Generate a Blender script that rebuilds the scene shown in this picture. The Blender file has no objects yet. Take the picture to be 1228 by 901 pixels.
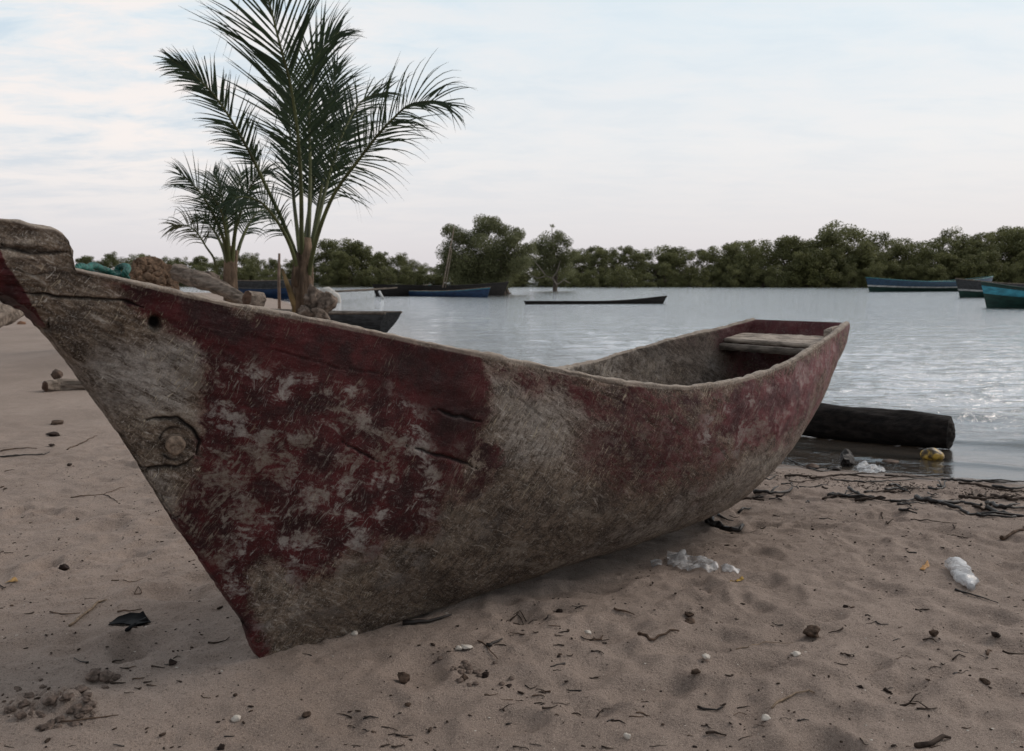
import bpy, math, random
import numpy as np
from mathutils import Vector, Matrix
R = math.radians
sc = bpy.context.scene
# ------------------------------------------------------------------ camera
F_PX, HOR, HC = 1063.0, 336.0, 1.2          # focal length in photo pixels, horizon row, eye height above the water
PITCH = math.atan((450.5 - HOR) / F_PX)
cd = bpy.data.cameras.new('camera'); cam = bpy.data.objects.new('camera', cd)
sc.collection.objects.link(cam); sc.camera = cam
cd.sensor_width = 36; cd.lens = 36 * F_PX / 1228
cd.clip_start = 0.05; cd.clip_end = 6000
cam.location = (0, 0, HC); cam.rotation_euler = (R(90) - PITCH, 0, 0)
cd.dof.use_dof = True; cd.dof.focus_distance = 2.9; cd.dof.aperture_fstop = 7.5
# ------------------------------------------------------------------ sky
SUN_EL, SUN_AZ = R(38), R(66)               # azimuth clockwise from +Y (straight ahead)
w = bpy.data.worlds.new('World'); sc.world = w; w.use_nodes = True
nt = w.node_tree; nt.nodes.clear()


class NB:
    """small node-tree builder"""
    def __init__(s, nt): s.nt = nt
    def n(s, typ, **kw):
        nd = s.nt.nodes.new(typ)
        ins = kw.pop('ins', {})
        for k, v in kw.items(): setattr(nd, k, v)
        for k, v in ins.items():
            if hasattr(v, 'is_output') or isinstance(v, bpy.types.NodeSocket): s.nt.links.new(v, nd.inputs[k])
            else: nd.inputs[k].default_value = v
        return nd
    def math(s, op, a, b=0.5, c=None, clamp=False):
        ins = {0: a, 1: b}
        if c is not None: ins[2] = c
        return s.n('ShaderNodeMath', operation=op, use_clamp=clamp, ins=ins).outputs[0]
    def ramp(s, fac, stops, interp='LINEAR'):
        nd = s.n('ShaderNodeValToRGB'); cr = nd.color_ramp; cr.interpolation = interp
        while len(cr.elements) < len(stops): cr.elements.new(0.5)
        for e, (p, c) in zip(cr.elements, stops):
            e.position = p; e.color = (c, c, c, 1) if not hasattr(c, '__len__') else (*c, 1)
        s.nt.links.new(fac, nd.inputs[0]); return nd.outputs[0]
    def mix(s, fac, a, b, blend='MIX'):
        nd = s.n('ShaderNodeMix', data_type='RGBA', blend_type=blend)
        for i, v in ((0, fac), (6, a), (7, b)):
            if isinstance(v, bpy.types.NodeSocket): s.nt.links.new(v, nd.inputs[i])
            else: nd.inputs[i].default_value = v if i == 0 else ((*v, 1) if len(v) == 3 else v)
        return nd.outputs[2]
    def noise(s, vec, scale, detail=4, rough=0.55, dist=0.0, dim='3D'):
        return s.n('ShaderNodeTexNoise', noise_dimensions=dim, ins={'Vector': vec, 'Scale': scale, 'Detail': detail, 'Roughness': rough, 'Distortion': dist}).outputs[0]
    def mapping(s, vec, loc=(0, 0, 0), rot=(0, 0, 0), scale=(1, 1, 1)):
        return s.n('ShaderNodeMapping', ins={0: vec, 1: loc, 2: rot, 3: scale}).outputs[0]
    def stroke(s, vec, ang, scale):
        """coordinates stretched along a direction 'ang' degrees up from the x axis"""
        return s.mapping(s.mapping(vec, rot=(0, R(ang), 0)), scale=scale)
    def range(s, v, a, b, c=0.0, d=1.0, smooth=True):
        return s.n('ShaderNodeMapRange', interpolation_type='SMOOTHSTEP' if smooth else 'LINEAR', ins={0: v, 1: a, 2: b, 3: c, 4: d}).outputs[0]


b = NB(nt)
tc = b.n('ShaderNodeTexCoord').outputs['Generated']
sep = b.n('ShaderNodeSeparateXYZ', ins={0: tc}).outputs
sky = b.n('ShaderNodeTexSky', sky_type='NISHITA', sun_disc=False, sun_elevation=SUN_EL, sun_rotation=SUN_AZ, air_density=1.3, dust_density=3.0, ozone_density=1.5)
elev = b.math('MAXIMUM', sep[2], 0.0)
# an even veil of high thin cloud over the blue sky: pinkish at the horizon, cooler and bluer above
veil = b.ramp(elev, [(0.0, (.70, .655, .68)), (0.05, (.76, .735, .755)), (0.14, (.81, .815, .83)), (0.26, (.75, .82, .865)), (0.42, (.62, .755, .84)), (0.7, (.60, .65, .69)), (1.0, (.55, .59, .62))])
# brightness by direction: sky behind the camera dimmed to keep the near hull dark
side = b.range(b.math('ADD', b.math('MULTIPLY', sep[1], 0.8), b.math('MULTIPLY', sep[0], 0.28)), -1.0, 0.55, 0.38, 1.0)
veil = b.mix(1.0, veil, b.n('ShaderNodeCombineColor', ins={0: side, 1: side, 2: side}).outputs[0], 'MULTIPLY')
# project directions onto a cloud sheet, so that the clouds flatten towards the horizon
inv = b.math('DIVIDE', 1.0, b.math('ADD', elev, 0.12))
cv = b.n('ShaderNodeCombineXYZ', ins={0: b.math('MULTIPLY', sep[0], inv), 1: b.math('MULTIPLY', sep[1], inv), 2: 0.0}).outputs[0]
n1 = b.noise(b.mapping(cv, scale=(1.0, 1.6, 1)), 2.4, 8, .62, .35)
n2 = b.noise(b.mapping(cv, loc=(4.3, 1.2, 0)), .55, 3, .5)
left = b.range(sep[0], 0.08, -0.42)
band = b.range(elev, 0.02, 0.16)
cl = b.math('MULTIPLY', b.range(b.math('ADD', n1, b.math('MULTIPLY', n2, .35)), .60, .80), b.math('MULTIPLY', band, b.math('ADD', b.math('MULTIPLY', left, .75), .22)))
gap = b.math('MULTIPLY', b.range(b.math('ADD', n1, b.math('MULTIPLY', n2, .35)), .66, .5), b.math('MULTIPLY', band, b.math('ADD', b.math('MULTIPLY', left, .75), .22)))
veil = b.mix(gap, veil, b.mix(1.0, veil, (.82, .89, .95), 'MULTIPLY'))
veil = b.mix(b.math('MULTIPLY', cl, .9), veil, (.96, .88, .84))
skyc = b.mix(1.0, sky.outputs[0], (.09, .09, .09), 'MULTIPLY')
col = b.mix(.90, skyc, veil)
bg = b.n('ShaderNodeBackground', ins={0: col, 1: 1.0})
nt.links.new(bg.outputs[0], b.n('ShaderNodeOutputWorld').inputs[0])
# ------------------------------------------------------------------ sun behind thin cloud
sd = bpy.data.lights.new('sun', 'SUN'); so = bpy.data.objects.new('sun', sd); sc.collection.objects.link(so)
sd.energy = 1.5; sd.angle = R(30); sd.color = (1, .88, .78)
sv = Vector((math.sin(SUN_AZ) * math.cos(SUN_EL), math.cos(SUN_AZ) * math.cos(SUN_EL), math.sin(SUN_EL)))
so.rotation_euler = sv.to_track_quat('Z', 'Y').to_euler(); so.location = (5, 5, 10)
vs = sc.view_settings
vs.view_transform = 'Standard'; vs.look = 'None'; vs.gamma = 1; vs.exposure = 0.12; vs.use_curve_mapping = False

# ------------------------------------------------------------------ helpers
rng = np.random.default_rng(7); rnd = random.Random(11)


def ray(px, py):
    x = (px - 614) / F_PX; y = -(py - 450.5) / F_PX
    return np.array([x, math.cos(PITCH) + y * math.sin(PITCH), -math.sin(PITCH) + y * math.cos(PITCH)])


def at_depth(px, py, Y):
    r = ray(px, py); return np.array([0, 0, HC]) + r * (Y / r[1])


def at_z(px, py, z):
    r = ray(px, py); return np.array([0, 0, HC]) + r * ((z - HC) / r[2])


def proj(P):
    d = np.asarray(P, float) - np.array([0, 0, HC])
    fw = d[..., 1] * math.cos(PITCH) - d[..., 2] * math.sin(PITCH); up = d[..., 1] * math.sin(PITCH) + d[..., 2] * math.cos(PITCH)
    return np.stack([614 + F_PX * d[..., 0] / fw, 450.5 - F_PX * up / fw], -1)


_perm = np.concatenate([rng.permutation(4096)] * 2)
_grad = rng.normal(size=(4096, 3)); _grad /= np.linalg.norm(_grad, axis=1)[:, None]


def perlin(x, y, z=0.0):
    x, y, z = np.broadcast_arrays(np.asarray(x, float), y, z)
    xi = np.floor(x).astype(int); yi = np.floor(y).astype(int); zi = np.floor(z).astype(int)
    xf = x - xi; yf = y - yi; zf = z - zi
    f = lambda t: t * t * t * (t * (t * 6 - 15) + 10)
    u, v, ww = f(xf), f(yf), f(zf); out = 0
    for a in (0, 1):
        for b_ in (0, 1):
            for c in (0, 1):
                h = _perm[(_perm[(_perm[(xi + a) & 4095] + yi + b_) & 4095] + zi + c) & 4095]; g = _grad[h]
                d = g[..., 0] * (xf - a) + g[..., 1] * (yf - b_) + g[..., 2] * (zf - c)
                out = out + d * (u if a else 1 - u) * (v if b_ else 1 - v) * (ww if c else 1 - ww)
    return out * 1.6


def fbm(x, y, z=0.0, o=4, r=.5):
    t = 0; a = 1; k = 1.0
    for i in range(o): t = t + a * perlin(x * k + 17.3 * i, y * k - 9.1 * i, np.asarray(z) * k + 3.7 * i); a *= r; k *= 2.03
    return t


def sstep(x, a, b_):
    t = np.clip((np.asarray(x, float) - a) / (b_ - a), 0, 1); return t * t * (3 - 2 * t)


def pch(x, xs, ys):
    xs = np.array(xs, float); ys = np.array(ys, float); h = np.diff(xs); d = np.diff(ys) / h; m = np.zeros_like(ys)
    p_ = d[:-1] * d[1:]; m[1:-1] = np.where(p_ > 1e-12, 2 * p_ / np.where(p_ > 1e-12, d[:-1] + d[1:], 1), 0); m[0] = d[0]; m[-1] = d[-1]
    x = np.clip(np.asarray(x, float), xs[0], xs[-1]); i = np.clip(np.searchsorted(xs, x) - 1, 0, len(h) - 1); t = (x - xs[i]) / h[i]
    return ys[i] * (1 + 2 * t) * (1 - t) ** 2 + m[i] * h[i] * t * (1 - t) ** 2 + ys[i + 1] * t * t * (3 - 2 * t) + m[i + 1] * h[i] * t * t * (t - 1)


def seg_dist(x, y, pts):
    d = np.full(np.shape(x), 1e9)
    for (x0, y0), (x1, y1) in zip(pts[:-1], pts[1:]):
        ex, ey = x1 - x0, y1 - y0
        t = np.clip(((x - x0) * ex + (y - y0) * ey) / (ex * ex + ey * ey), 0, 1)
        d = np.minimum(d, np.hypot(x - x0 - t * ex, y - y0 - t * ey))
    return d


def inside(x, y, poly):
    c = np.zeros(np.shape(x), bool); n = len(poly)
    for i in range(n):
        (x0, y0), (x1, y1) = poly[i], poly[(i + 1) % n]
        if y0 == y1: continue
        c ^= ((y0 > y) != (y1 > y)) & (x < (x1 - x0) * (y - y0) / (y1 - y0) + x0)
    return c


def mesh_np(name, V, Fq, mat=None, parent=None, smooth=True, tris=None):
    V = np.asarray(V, np.float32).reshape(-1, 3); Fq = np.asarray(Fq, np.int32).reshape(-1, 4) if len(Fq) else np.zeros((0, 4), np.int32)
    tr = np.asarray(tris, np.int32).reshape(-1, 3) if tris is not None and len(tris) else np.zeros((0, 3), np.int32)
    me = bpy.data.meshes.new(name)
    me.vertices.add(len(V)); me.vertices.foreach_set('co', V.ravel())
    loops = np.concatenate([Fq.ravel(), tr.ravel()]); nf = len(Fq) + len(tr)
    me.loops.add(len(loops)); me.loops.foreach_set('vertex_index', loops)
    me.polygons.add(nf)
    st = np.concatenate([np.arange(len(Fq)) * 4, len(Fq) * 4 + np.arange(len(tr)) * 3]).astype(np.int32)
    me.polygons.foreach_set('loop_start', st)
    me.update(calc_edges=True); me.validate()
    if smooth: me.polygons.foreach_set('use_smooth', np.ones(len(me.polygons), bool))
    if mat: me.materials.append(mat)
    o = bpy.data.objects.new(name, me); sc.collection.objects.link(o)
    if parent: o.parent = parent
    return o


def attr(o, name, vals):
    a = o.data.attributes.new(name, 'FLOAT', 'POINT'); a.data.foreach_set('value', np.asarray(vals, np.float32).ravel())


def grid_faces(n, m, wrap=False):
    i = np.arange(n - 1)[:, None]; j = np.arange(m if wrap else m - 1)[None, :]; j2 = (j + 1) % m
    return np.stack(np.broadcast_arrays(i * m + j, i * m + j2, (i + 1) * m + j2, (i + 1) * m + j), -1).reshape(-1, 4)


def tag(o, label=None, cat=None, group=None, kind=None):
    if label: o['label'] = label
    if cat: o['category'] = cat
    if group: o['group'] = group
    if kind: o['kind'] = kind
    return o


def empty(name, loc, rz=0.0):
    o = bpy.data.objects.new(name, None); sc.collection.objects.link(o); o.location = tuple(loc); o.rotation_euler = (0, 0, rz); o.empty_display_size = .1
    return o


def copy_tree(o, parent=None):
    c = o.copy(); sc.collection.objects.link(c); c.parent = parent
    for ch in o.children: copy_tree(ch, c)
    return c


def material(name, fn):
    m = bpy.data.materials.new(name); m.use_nodes = True; m.node_tree.nodes.clear()
    b_ = NB(m.node_tree); out = b_.n('ShaderNodeOutputMaterial'); m.node_tree.links.new(fn(b_), out.inputs[0]); return m


def bump(b_, h, dist=.01, strength=1.0, normal=None):
    ins = {'Height': h, 'Distance': dist, 'Strength': strength}
    if normal is not None: ins['Normal'] = normal
    return b_.n('ShaderNodeBump', ins=ins).outputs[0]


def principled(b_, col_, rough=.8, normal=None, spec=.35, **extra):
    ins = {'Roughness': rough, 'Specular IOR Level': spec}
    ins['Base Color'] = col_ if isinstance(col_, bpy.types.NodeSocket) else (*col_, 1)
    if normal is not None: ins['Normal'] = normal
    ins.update(extra)
    return b_.n('ShaderNodeBsdfPrincipled', ins=ins).outputs[0]


def simple(name, c, rough=.8, var=.25, scale=12, spec=.3, bmp=.004, stretch=(1, 1, 1), c2=None):
    def fn(b_):
        co = b_.mapping(b_.n('ShaderNodeTexCoord').outputs['Object'], scale=stretch)
        n = b_.noise(co, scale, 6, .6, .2); n_2 = b_.noise(co, scale * 6, 4, .65)
        c_b = c2 if c2 else tuple(v * (1 - var * 2) for v in c)
        cc = b_.mix(b_.range(n, .35, .65), c_b, tuple(min(1, v * (1 + var)) for v in c))
        cc = b_.mix(b_.math('MULTIPLY', n_2, .5), cc, tuple(v * .6 for v in c))
        return principled(b_, cc, rough, bump(b_, b_.math('ADD', n, b_.math('MULTIPLY', n_2, .5)), bmp), spec)
    return material(name, fn)


def tube_arrays(pts, rad, seg=8, squash=None):
    """tube along a polyline: verts, quads, cap tris"""
    pts = np.asarray(pts, float); n = len(pts); rad = np.broadcast_to(np.asarray(rad, float), (n,))
    tg = np.gradient(pts, axis=0); tg /= np.linalg.norm(tg, axis=1)[:, None] + 1e-9
    up = np.array([0, 0, 1.0]) if abs(tg[0, 2]) < .9 else np.array([1.0, 0, 0])
    V = []
    for k in range(n):
        s_ = np.cross(tg[k], up); s_ /= np.linalg.norm(s_) + 1e-9; u_ = np.cross(s_, tg[k]); up = u_
        a = np.linspace(0, 2 * np.pi, seg, endpoint=False)
        V.append(pts[k] + rad[k] * (np.cos(a)[:, None] * s_ + np.sin(a)[:, None] * u_ * (squash or 1)))
    V = np.concatenate(V); Fq = grid_faces(n, seg, True)
    V = np.concatenate([V, pts[:1], pts[-1:]]); a0, a1 = n * seg, n * seg + 1
    T = [[a0, (j + 1) % seg, j] for j in range(seg)] + [[a1, (n - 1) * seg + j, (n - 1) * seg + (j + 1) % seg] for j in range(seg)]
    return V, Fq, np.array(T)


class Coll:
    def __init__(s): s.V = []; s.Q = []; s.T = []; s.n = 0
    def add(s, V, Q=None, T=None):
        V = np.asarray(V, float).reshape(-1, 3); s.V.append(V)
        if Q is not None and len(Q): s.Q.append(np.asarray(Q).reshape(-1, 4) + s.n)
        if T is not None and len(T): s.T.append(np.asarray(T).reshape(-1, 3) + s.n)
        s.n += len(V)
    def tube(s, pts, rad, seg=8): s.add(*tube_arrays(pts, rad, seg))
    def box(s, c, h, ax=None):
        c = np.asarray(c, float); v = np.array([[x, y, z] for x in (-1, 1) for y in (-1, 1) for z in (-1, 1)], float) * h
        if ax is not None: v = v @ np.asarray(ax)
        s.add(v + c, [[0, 1, 3, 2], [4, 6, 7, 5], [0, 4, 5, 1], [2, 3, 7, 6], [0, 2, 6, 4], [1, 5, 7, 3]])
    def build(s, name, mat, parent=None, smooth=True):
        return mesh_np(name, np.concatenate(s.V), np.concatenate(s.Q) if s.Q else [], mat, parent, smooth, np.concatenate(s.T) if s.T else None)


def ico(sub=3):
    import bmesh
    bm = bmesh.new(); bmesh.ops.create_icosphere(bm, subdivisions=sub, radius=1)
    V = np.array([v.co[:] for v in bm.verts]); T = np.array([[v.index for v in f.verts] for f in bm.faces]); bm.free(); return V, T


ICO = {k: ico(k) for k in (1, 2, 3, 4, 5)}


def rock(name, mat, size, seed, rough=.25, sub=3, parent=None, flat=0.0):
    """irregular lump, origin at its centre"""
    V, T = ICO[sub]; V = V.copy()
    d = 1 + rough * fbm(V[:, 0] * 1.3 + seed * 5.1, V[:, 1] * 1.3 - seed, V[:, 2] * 1.3 + seed * 2.2, 4, .55)
    V = V * d[:, None]
    if flat:                                            # broken faces
        r_ = np.random.default_rng(seed)
        for _ in range(7):
            nn = r_.normal(size=3); nn /= np.linalg.norm(nn); lim = r_.uniform(.55, .85); dd = V @ nn; V -= np.where(dd > lim, (dd - lim) * flat, 0)[:, None] * nn
    V *= np.asarray(size)
    return mesh_np(name, V, [], mat, parent, True, T)


# ------------------------------------------------------------------ terrain
SHORE = [(120, -20), (20, 1.2), (8, 4.35), (4.6, 4.85), (3.1, 5.15), (2.3, 5.5), (1.6, 5.9), (.7, 6.9), (-.4, 9.5), (-2.1, 14.5), (-3.3, 19.3), (-6, 28), (-12, 48), (-23, 78), (-60, 100), (-400, 140)]
LAND = SHORE + [(-400, -150), (120, -150)]
WOB = lambda x, y: .10 * fbm(x * .9, y * .9, 3.3, 3)


def shore_s(x, y):
    x = np.asarray(x, float); y = np.asarray(y, float)
    d = seg_dist(x, y, SHORE); return np.where(inside(x, y, LAND), d, -d) + WOB(x, y)


PIT = []                                                # trodden hollows: x, y, radius along, radius across, angle, depth
for _ in range(430):
    x_, y_ = rng.uniform(-2.6, 4.2), rng.uniform(1.3, 6.5)
    PIT.append((x_, y_, rng.uniform(.05, .15), rng.uniform(.04, .08), rng.uniform(0, 3.14), rng.uniform(.004, .017)))
for q_ in [(1105, 815, .07, .05, .2, .018), (905, 800, .11, .06, .2, .018), (985, 740, .07, .04, 0, .012), (1060, 672, .07, .05, 0, .014), (1010, 690, .1, .05, .3, .013),
           (810, 780, .08, .05, .3, .014), (1150, 760, .09, .06, .4, .016), (640, 730, .1, .06, .1, .014), (720, 690, .12, .06, .1, .016), (905, 695, .09, .05, .2, .012), (1055, 830, .10, .07, .1, .017),
           (610, 870, .08, .06, .1, .013), (540, 665, .05, .02, .1, .02), (150, 670, .12, .07, .1, .016), (230, 715, .13, .08, .2, .018), (90, 620, .14, .06, .1, .014), (900, 725, .04, .09, .3, .010)]:
    P_ = at_z(q_[0], q_[1], .12); PIT.append((P_[0], P_[1], *q_[2:]))
CRUMB = at_z(62, 846, .13)
KEEL0 = np.array([-.72, 2.42]); KEELD = np.array([math.sin(R(45)), math.cos(R(45))])


def terrain(x, y, fine=True):
    x = np.asarray(x, float); y = np.asarray(y, float); sh = x.shape; x = x.ravel(); y = y.ravel()
    s_ = shore_s(x, y)
    z = np.where(s_ > 0, np.interp(s_, [0, .35, 1, 2, 4, 8, 16, 40, 120, 300], [0, .030, .082, .115, .13, .19, .42, .50, .6, .9]),
                 np.interp(-s_, [0, .5, 1.5, 4, 12, 40], [0, -.035, -.13, -.42, -1.0, -1.6]))
    far = y - (158 + 6 * np.sin(x * .03) - .10 * x); z = np.maximum(z, np.clip(far * .12, -1.6, .6 + np.clip(far, 0, 2000) * .004))
    z = z + .36 * np.exp(-(((x + 3.35) / 1.3) ** 2 + ((y - 14.1) / 1.5) ** 2)) + .30 * np.exp(-(((x + 4.6) / 1.6) ** 2 + ((y - 12.2) / 1.6) ** 2))
    z = z + .05 * sstep(s_, 6, 14) * fbm(x * .35, y * .35, 1.1, 3)
    if fine:
        near = (x > -4.5) & (x < 6) & (y > .6) & (y < 9)
        xx, yy, ss = x[near], y[near], s_[near]
        dry = sstep(ss, .05, .9)
        h = .011 * fbm(xx * 2.2, yy * 2.6, .5, 2) + .012 * fbm(xx * 6.5, yy * 7.5, 4.5, 2)
        rg = perlin(xx * 9 + 1.5 * perlin(xx * 3, yy * 3, 8), yy * 13, 2.5); h += -.012 * np.abs(rg)
        h += .0042 * fbm(xx * 40, yy * 45, 7.5, 2)
        lump = perlin(xx * 26, yy * 26, 1.7); h += .008 * sstep(lump, .28, .62) * sstep(perlin(xx * 2.4, yy * 2.4, 9.9), -.1, .5)
        for (a, c, ra, rb, an, dp) in PIT:
            m = (np.abs(xx - a) < .45) & (np.abs(yy - c) < .45)
            if not m.any(): continue
            dx, dy = xx[m] - a, yy[m] - c; ca, sa = math.cos(an), math.sin(an)
            q = np.sqrt(((dx * ca + dy * sa) / ra) ** 2 + ((-dx * sa + dy * ca) / rb) ** 2) * (1 + .25 * perlin(dx * 9, dy * 9, a * 7))
            h[m] += -dp * 1.35 * np.exp(-(q ** 3.2)) + dp * .55 * np.exp(-((q - 1.45) / .4) ** 2)
        # crumbly dug heap at the lower left
        q = np.hypot((xx - CRUMB[0]) / .12, (yy - CRUMB[1]) / .085); k = np.exp(-q ** 2.2)
        h += k * (.014 + .045 * np.abs(fbm(xx * 22, yy * 22, 2.2, 3)))
        # hollow scoured along the hull
        u = (xx - KEEL0[0]) * KEELD[0] + (yy - KEEL0[1]) * KEELD[1]; v = (xx - KEEL0[0]) * KEELD[1] - (yy - KEEL0[1]) * KEELD[0]
        h += -.050 * np.exp(-((v - .12) / .22) ** 2) * sstep(u, .5, 1.2) * sstep(u, 3.0, 2.3)
        z = z.copy(); z[near] += h * (dry * .92 + .08) * np.clip(1.15 - np.clip(yy - 5.5, 0, 3) * .3, .1, 1)
    return z.reshape(sh)


def ground(px, py, lift=0.0):
    z = .12
    for _ in range(8):
        P_ = at_z(px, py, z); z = float(terrain(np.array([P_[0]]), np.array([P_[1]]))[0])
    P_ = at_z(px, py, z); P_[2] = z + lift; return P_


def axis(lo, c0, c1, hi, d, g=1.045):
    mid = list(np.arange(c0, c1, d)); L, Rr = [], []
    x = c0; s_ = d
    while x > lo: s_ *= g; x -= s_; L.append(x)
    x = mid[-1]; s_ = d
    while x < hi: s_ *= g; x += s_; Rr.append(x)
    return np.array(L[::-1] + mid + Rr)


def sand_mat(b_):
    co = b_.n('ShaderNodeTexCoord').outputs['Object']
    wet = b_.n('ShaderNodeAttribute', attribute_name='wet').outputs['Fac']
    veg = b_.n('ShaderNodeAttribute', attribute_name='veg').outputs['Fac']
    big = b_.noise(co, 1.1, 4, .6); mid = b_.noise(co, 9, 6, .65); gr = b_.noise(co, 420, 3, .8); gr2 = b_.noise(co, 130, 3, .7)
    c = b_.mix(b_.range(big, .3, .7), (.225, .175, .147), (.315, .250, .213))
    c = b_.mix(b_.range(mid, .35, .75, 0, .45), c, (.185, .140, .115))
    c = b_.mix(b_.range(gr, .45, .66, 0, .8), c, (.50, .41, .35))
    c = b_.mix(b_.range(gr2, .54, .68, 0, .7), c, (.12, .088, .070))
    vor = b_.n('ShaderNodeTexVoronoi', ins={'Vector': co, 'Scale': 34.0, 'Randomness': 1.0}).outputs
    spk = b_.math('MULTIPLY', b_.range(vor[0], .13, .05), b_.range(b_.noise(co, 14, 2), .5, .6))
    c = b_.mix(b_.math('MULTIPLY', spk, .85), c, (.045, .032, .026))
    vor2 = b_.n('ShaderNodeTexVoronoi', ins={'Vector': b_.mapping(co, loc=(3, 7, 1)), 'Scale': 19.0, 'Randomness': 1.0}).outputs
    c = b_.mix(b_.range(vor2[0], .05, .03, 0, .8), c, (.62, .56, .50))
    c = b_.mix(b_.math('MULTIPLY', wet, .62), c, b_.mix(1.0, c, (.50, .46, .43), 'MULTIPLY'))
    c = b_.mix(veg, c, (.05, .055, .03))
    rough = b_.range(wet, .3, 1.0, .95, .22)
    fine_h = b_.math('ADD', b_.math('MULTIPLY', gr, .5), b_.math('ADD', gr2, b_.math('MULTIPLY', mid, 1.4)))
    nrm = bump(b_, fine_h, .010, .9)
    return principled(b_, c, rough, nrm, .3)


M = {}
M['sand'] = material('beach sand', sand_mat)
xs = axis(-900, -2.6, 3.9, 900, .0105, 1.035); ys = axis(-40, 1.15, 6.0, 2600, .0105, 1.032)
X_, Y_ = np.meshgrid(xs, ys); Z_ = terrain(X_, Y_)
o = mesh_np('sand_ground', np.stack([X_, Y_, Z_], -1), grid_faces(len(ys), len(xs)), M['sand']); tag(o, kind='structure')
S_ = shore_s(X_, Y_)
attr(o, 'wet', sstep(S_ + .10 * fbm(X_ * 2.5, Y_ * 2.5, 6.6, 3), .42, .05)); attr(o, 'veg', sstep(Y_ - .1 * np.abs(X_), 140, 158))

# ------------------------------------------------------------------ water
def water_h(x, y):
    s_ = -shore_s(x, y); a = sstep(s_, .1, 2.5)
    ux, uy = .5, -.866                                   # wavelets roll in towards the beach
    ph = 2.2 * fbm(x * .25, y * .25, 5.5, 2)
    h = .010 * np.sin((x * ux + y * uy) * 5.2 + ph) + .007 * np.sin((x * .15 - y * .99) * 8.5 - ph * 1.7 + 1)
    h += .020 * fbm(x * .75, y * 1.9, 8.8, 3, .6) + .010 * fbm(x * 2.6, y * 5.0, 2.8, 2, .6)
    r1 = (s_ - 2.6 - .28 * perlin(x * .5, y * .3, 4.4)) ; crest = .048 * np.exp(-(r1 / .26) ** 2) * sstep(x, 1.9, 3.0) * (1 + .5 * perlin(x * 1.1, 0 * y, 7.1))
    r2 = (s_ - 1.25 - .22 * perlin(x * .7, y * .3, 1.4)); crest = crest + .026 * np.exp(-(r2 / .13) ** 2) * sstep(x, 2.2, 3.4) * (1 + .6 * perlin(x * 1.4, 0 * y, 3.1))
    r3 = (s_ - .45 - .12 * perlin(x * .9, y * .3, 1.9)); crest = crest + .010 * np.exp(-(r3 / .09) ** 2) * sstep(x, 1.2, 2.4)
    return a * h * .75 / (1 + np.clip(y - 7, 0, 200) / 6) + crest


def water_mat(b_):
    co = b_.n('ShaderNodeTexCoord').outputs['Object']
    dep = b_.n('ShaderNodeAttribute', attribute_name='depth').outputs['Fac']
    m1 = b_.mapping(co, scale=(1, 1.8, 1))
    n1 = b_.noise(m1, 1.3, 4, .6, .3); n2 = b_.noise(m1, 5.5, 4, .6, .4); n3 = b_.noise(m1, 22, 3, .6)
    # ripples get calmer in the film of water right at the edge
    h = b_.math('ADD', b_.math('MULTIPLY', n1, .045), b_.math('ADD', b_.math('MULTIPLY', n2, .040), b_.math('MULTIPLY', n3, .0075)))
    h = b_.math('MULTIPLY', h, b_.range(dep, 0.0, .35, .12, 1.0))
    nrm = bump(b_, h, 1.0, 1.0)
    gl = b_.n('ShaderNodeBsdfGlossy', ins={'Color': (.97, .98, 1, 1), 'Roughness': .06, 'Normal': nrm}).outputs[0]
    tr = b_.n('ShaderNodeBsdfTransparent', ins={'Color': (.90, .84, .76, 1)}).outputs[0]
    mu = b_.n('ShaderNodeBsdfDiffuse', ins={'Color': (.20, .195, .18, 1), 'Normal': nrm}).outputs[0]
    body = b_.n('ShaderNodeMixShader', ins={0: b_.range(dep, .02, .55, .10, 1.0, False), 1: tr, 2: mu}).outputs[0]
    fr = b_.math('ADD', b_.math('MULTIPLY', b_.n('ShaderNodeFresnel', ins={'IOR': 1.4, 'Normal': nrm}).outputs[0], .50), b_.math('MULTIPLY', b_.n('ShaderNodeFresnel', ins={'IOR': 1.7}).outputs[0], .50))
    fr = b_.math('ADD', fr, b_.range(dep, .05, .5, .0, .20), clamp=True)
    return b_.n('ShaderNodeMixShader', ins={0: fr, 1: body, 2: gl}).outputs[0]


M['water'] = material('estuary water', water_mat)
xs = axis(-900, -5, 9, 900, .035, 1.03); ys = axis(3.0, 4.6, 15, 700, .035, 1.025)
X_, Y_ = np.meshgrid(xs, ys); S_ = shore_s(X_, Y_)
o = mesh_np('water', np.stack([X_, Y_, water_h(X_, Y_)], -1), grid_faces(len(ys), len(xs)), M['water']); tag(o, kind='structure')
attr(o, 'depth', np.clip(-terrain(X_, Y_, False), 0, 2))
# ------------------------------------------------------------------ the dugout canoe
BF = np.array([-.7159, 2.4191, 0.0]); BA = np.array([math.cos(R(45)), math.sin(R(45)), 0]); BN = np.array([BA[1], -BA[0], 0])   # foot of the stem, direction to the stern, towards the near side
L2W = lambda u, v, z: BF + np.multiply.outer(u, BA) + np.multiply.outer(v, BN) + np.multiply.outer(z, np.array([0, 0, 1.0]))
NEAR = np.array([(-60, 260), (0, 264), (22, 267), (40, 273), (66, 276), (80, 284), (86, 294), (85, 306), (90, 324), (120, 331), (150, 337), (260, 362), (360, 380), (460, 400), (560, 421), (640, 437), (700, 450), (760, 460), (820, 465), (870, 460), (920, 447), (960, 428), (1000, 402), (1021, 385)], float)
HS = [0, .06, .12, .20, .28, .33, .40, .50, .62, .74, .84, .92, 1.0]
HUG = [-.90, -.68, -.46, -.20, .08, .27, .55, 1.00, 1.55, 2.12, 2.58, 2.90, 3.12]
HUK = [-.745, -.535, -.385, -.230, -.060, .01, .28, .75, 1.40, 2.05, 2.52, 2.84, 3.06]
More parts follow.
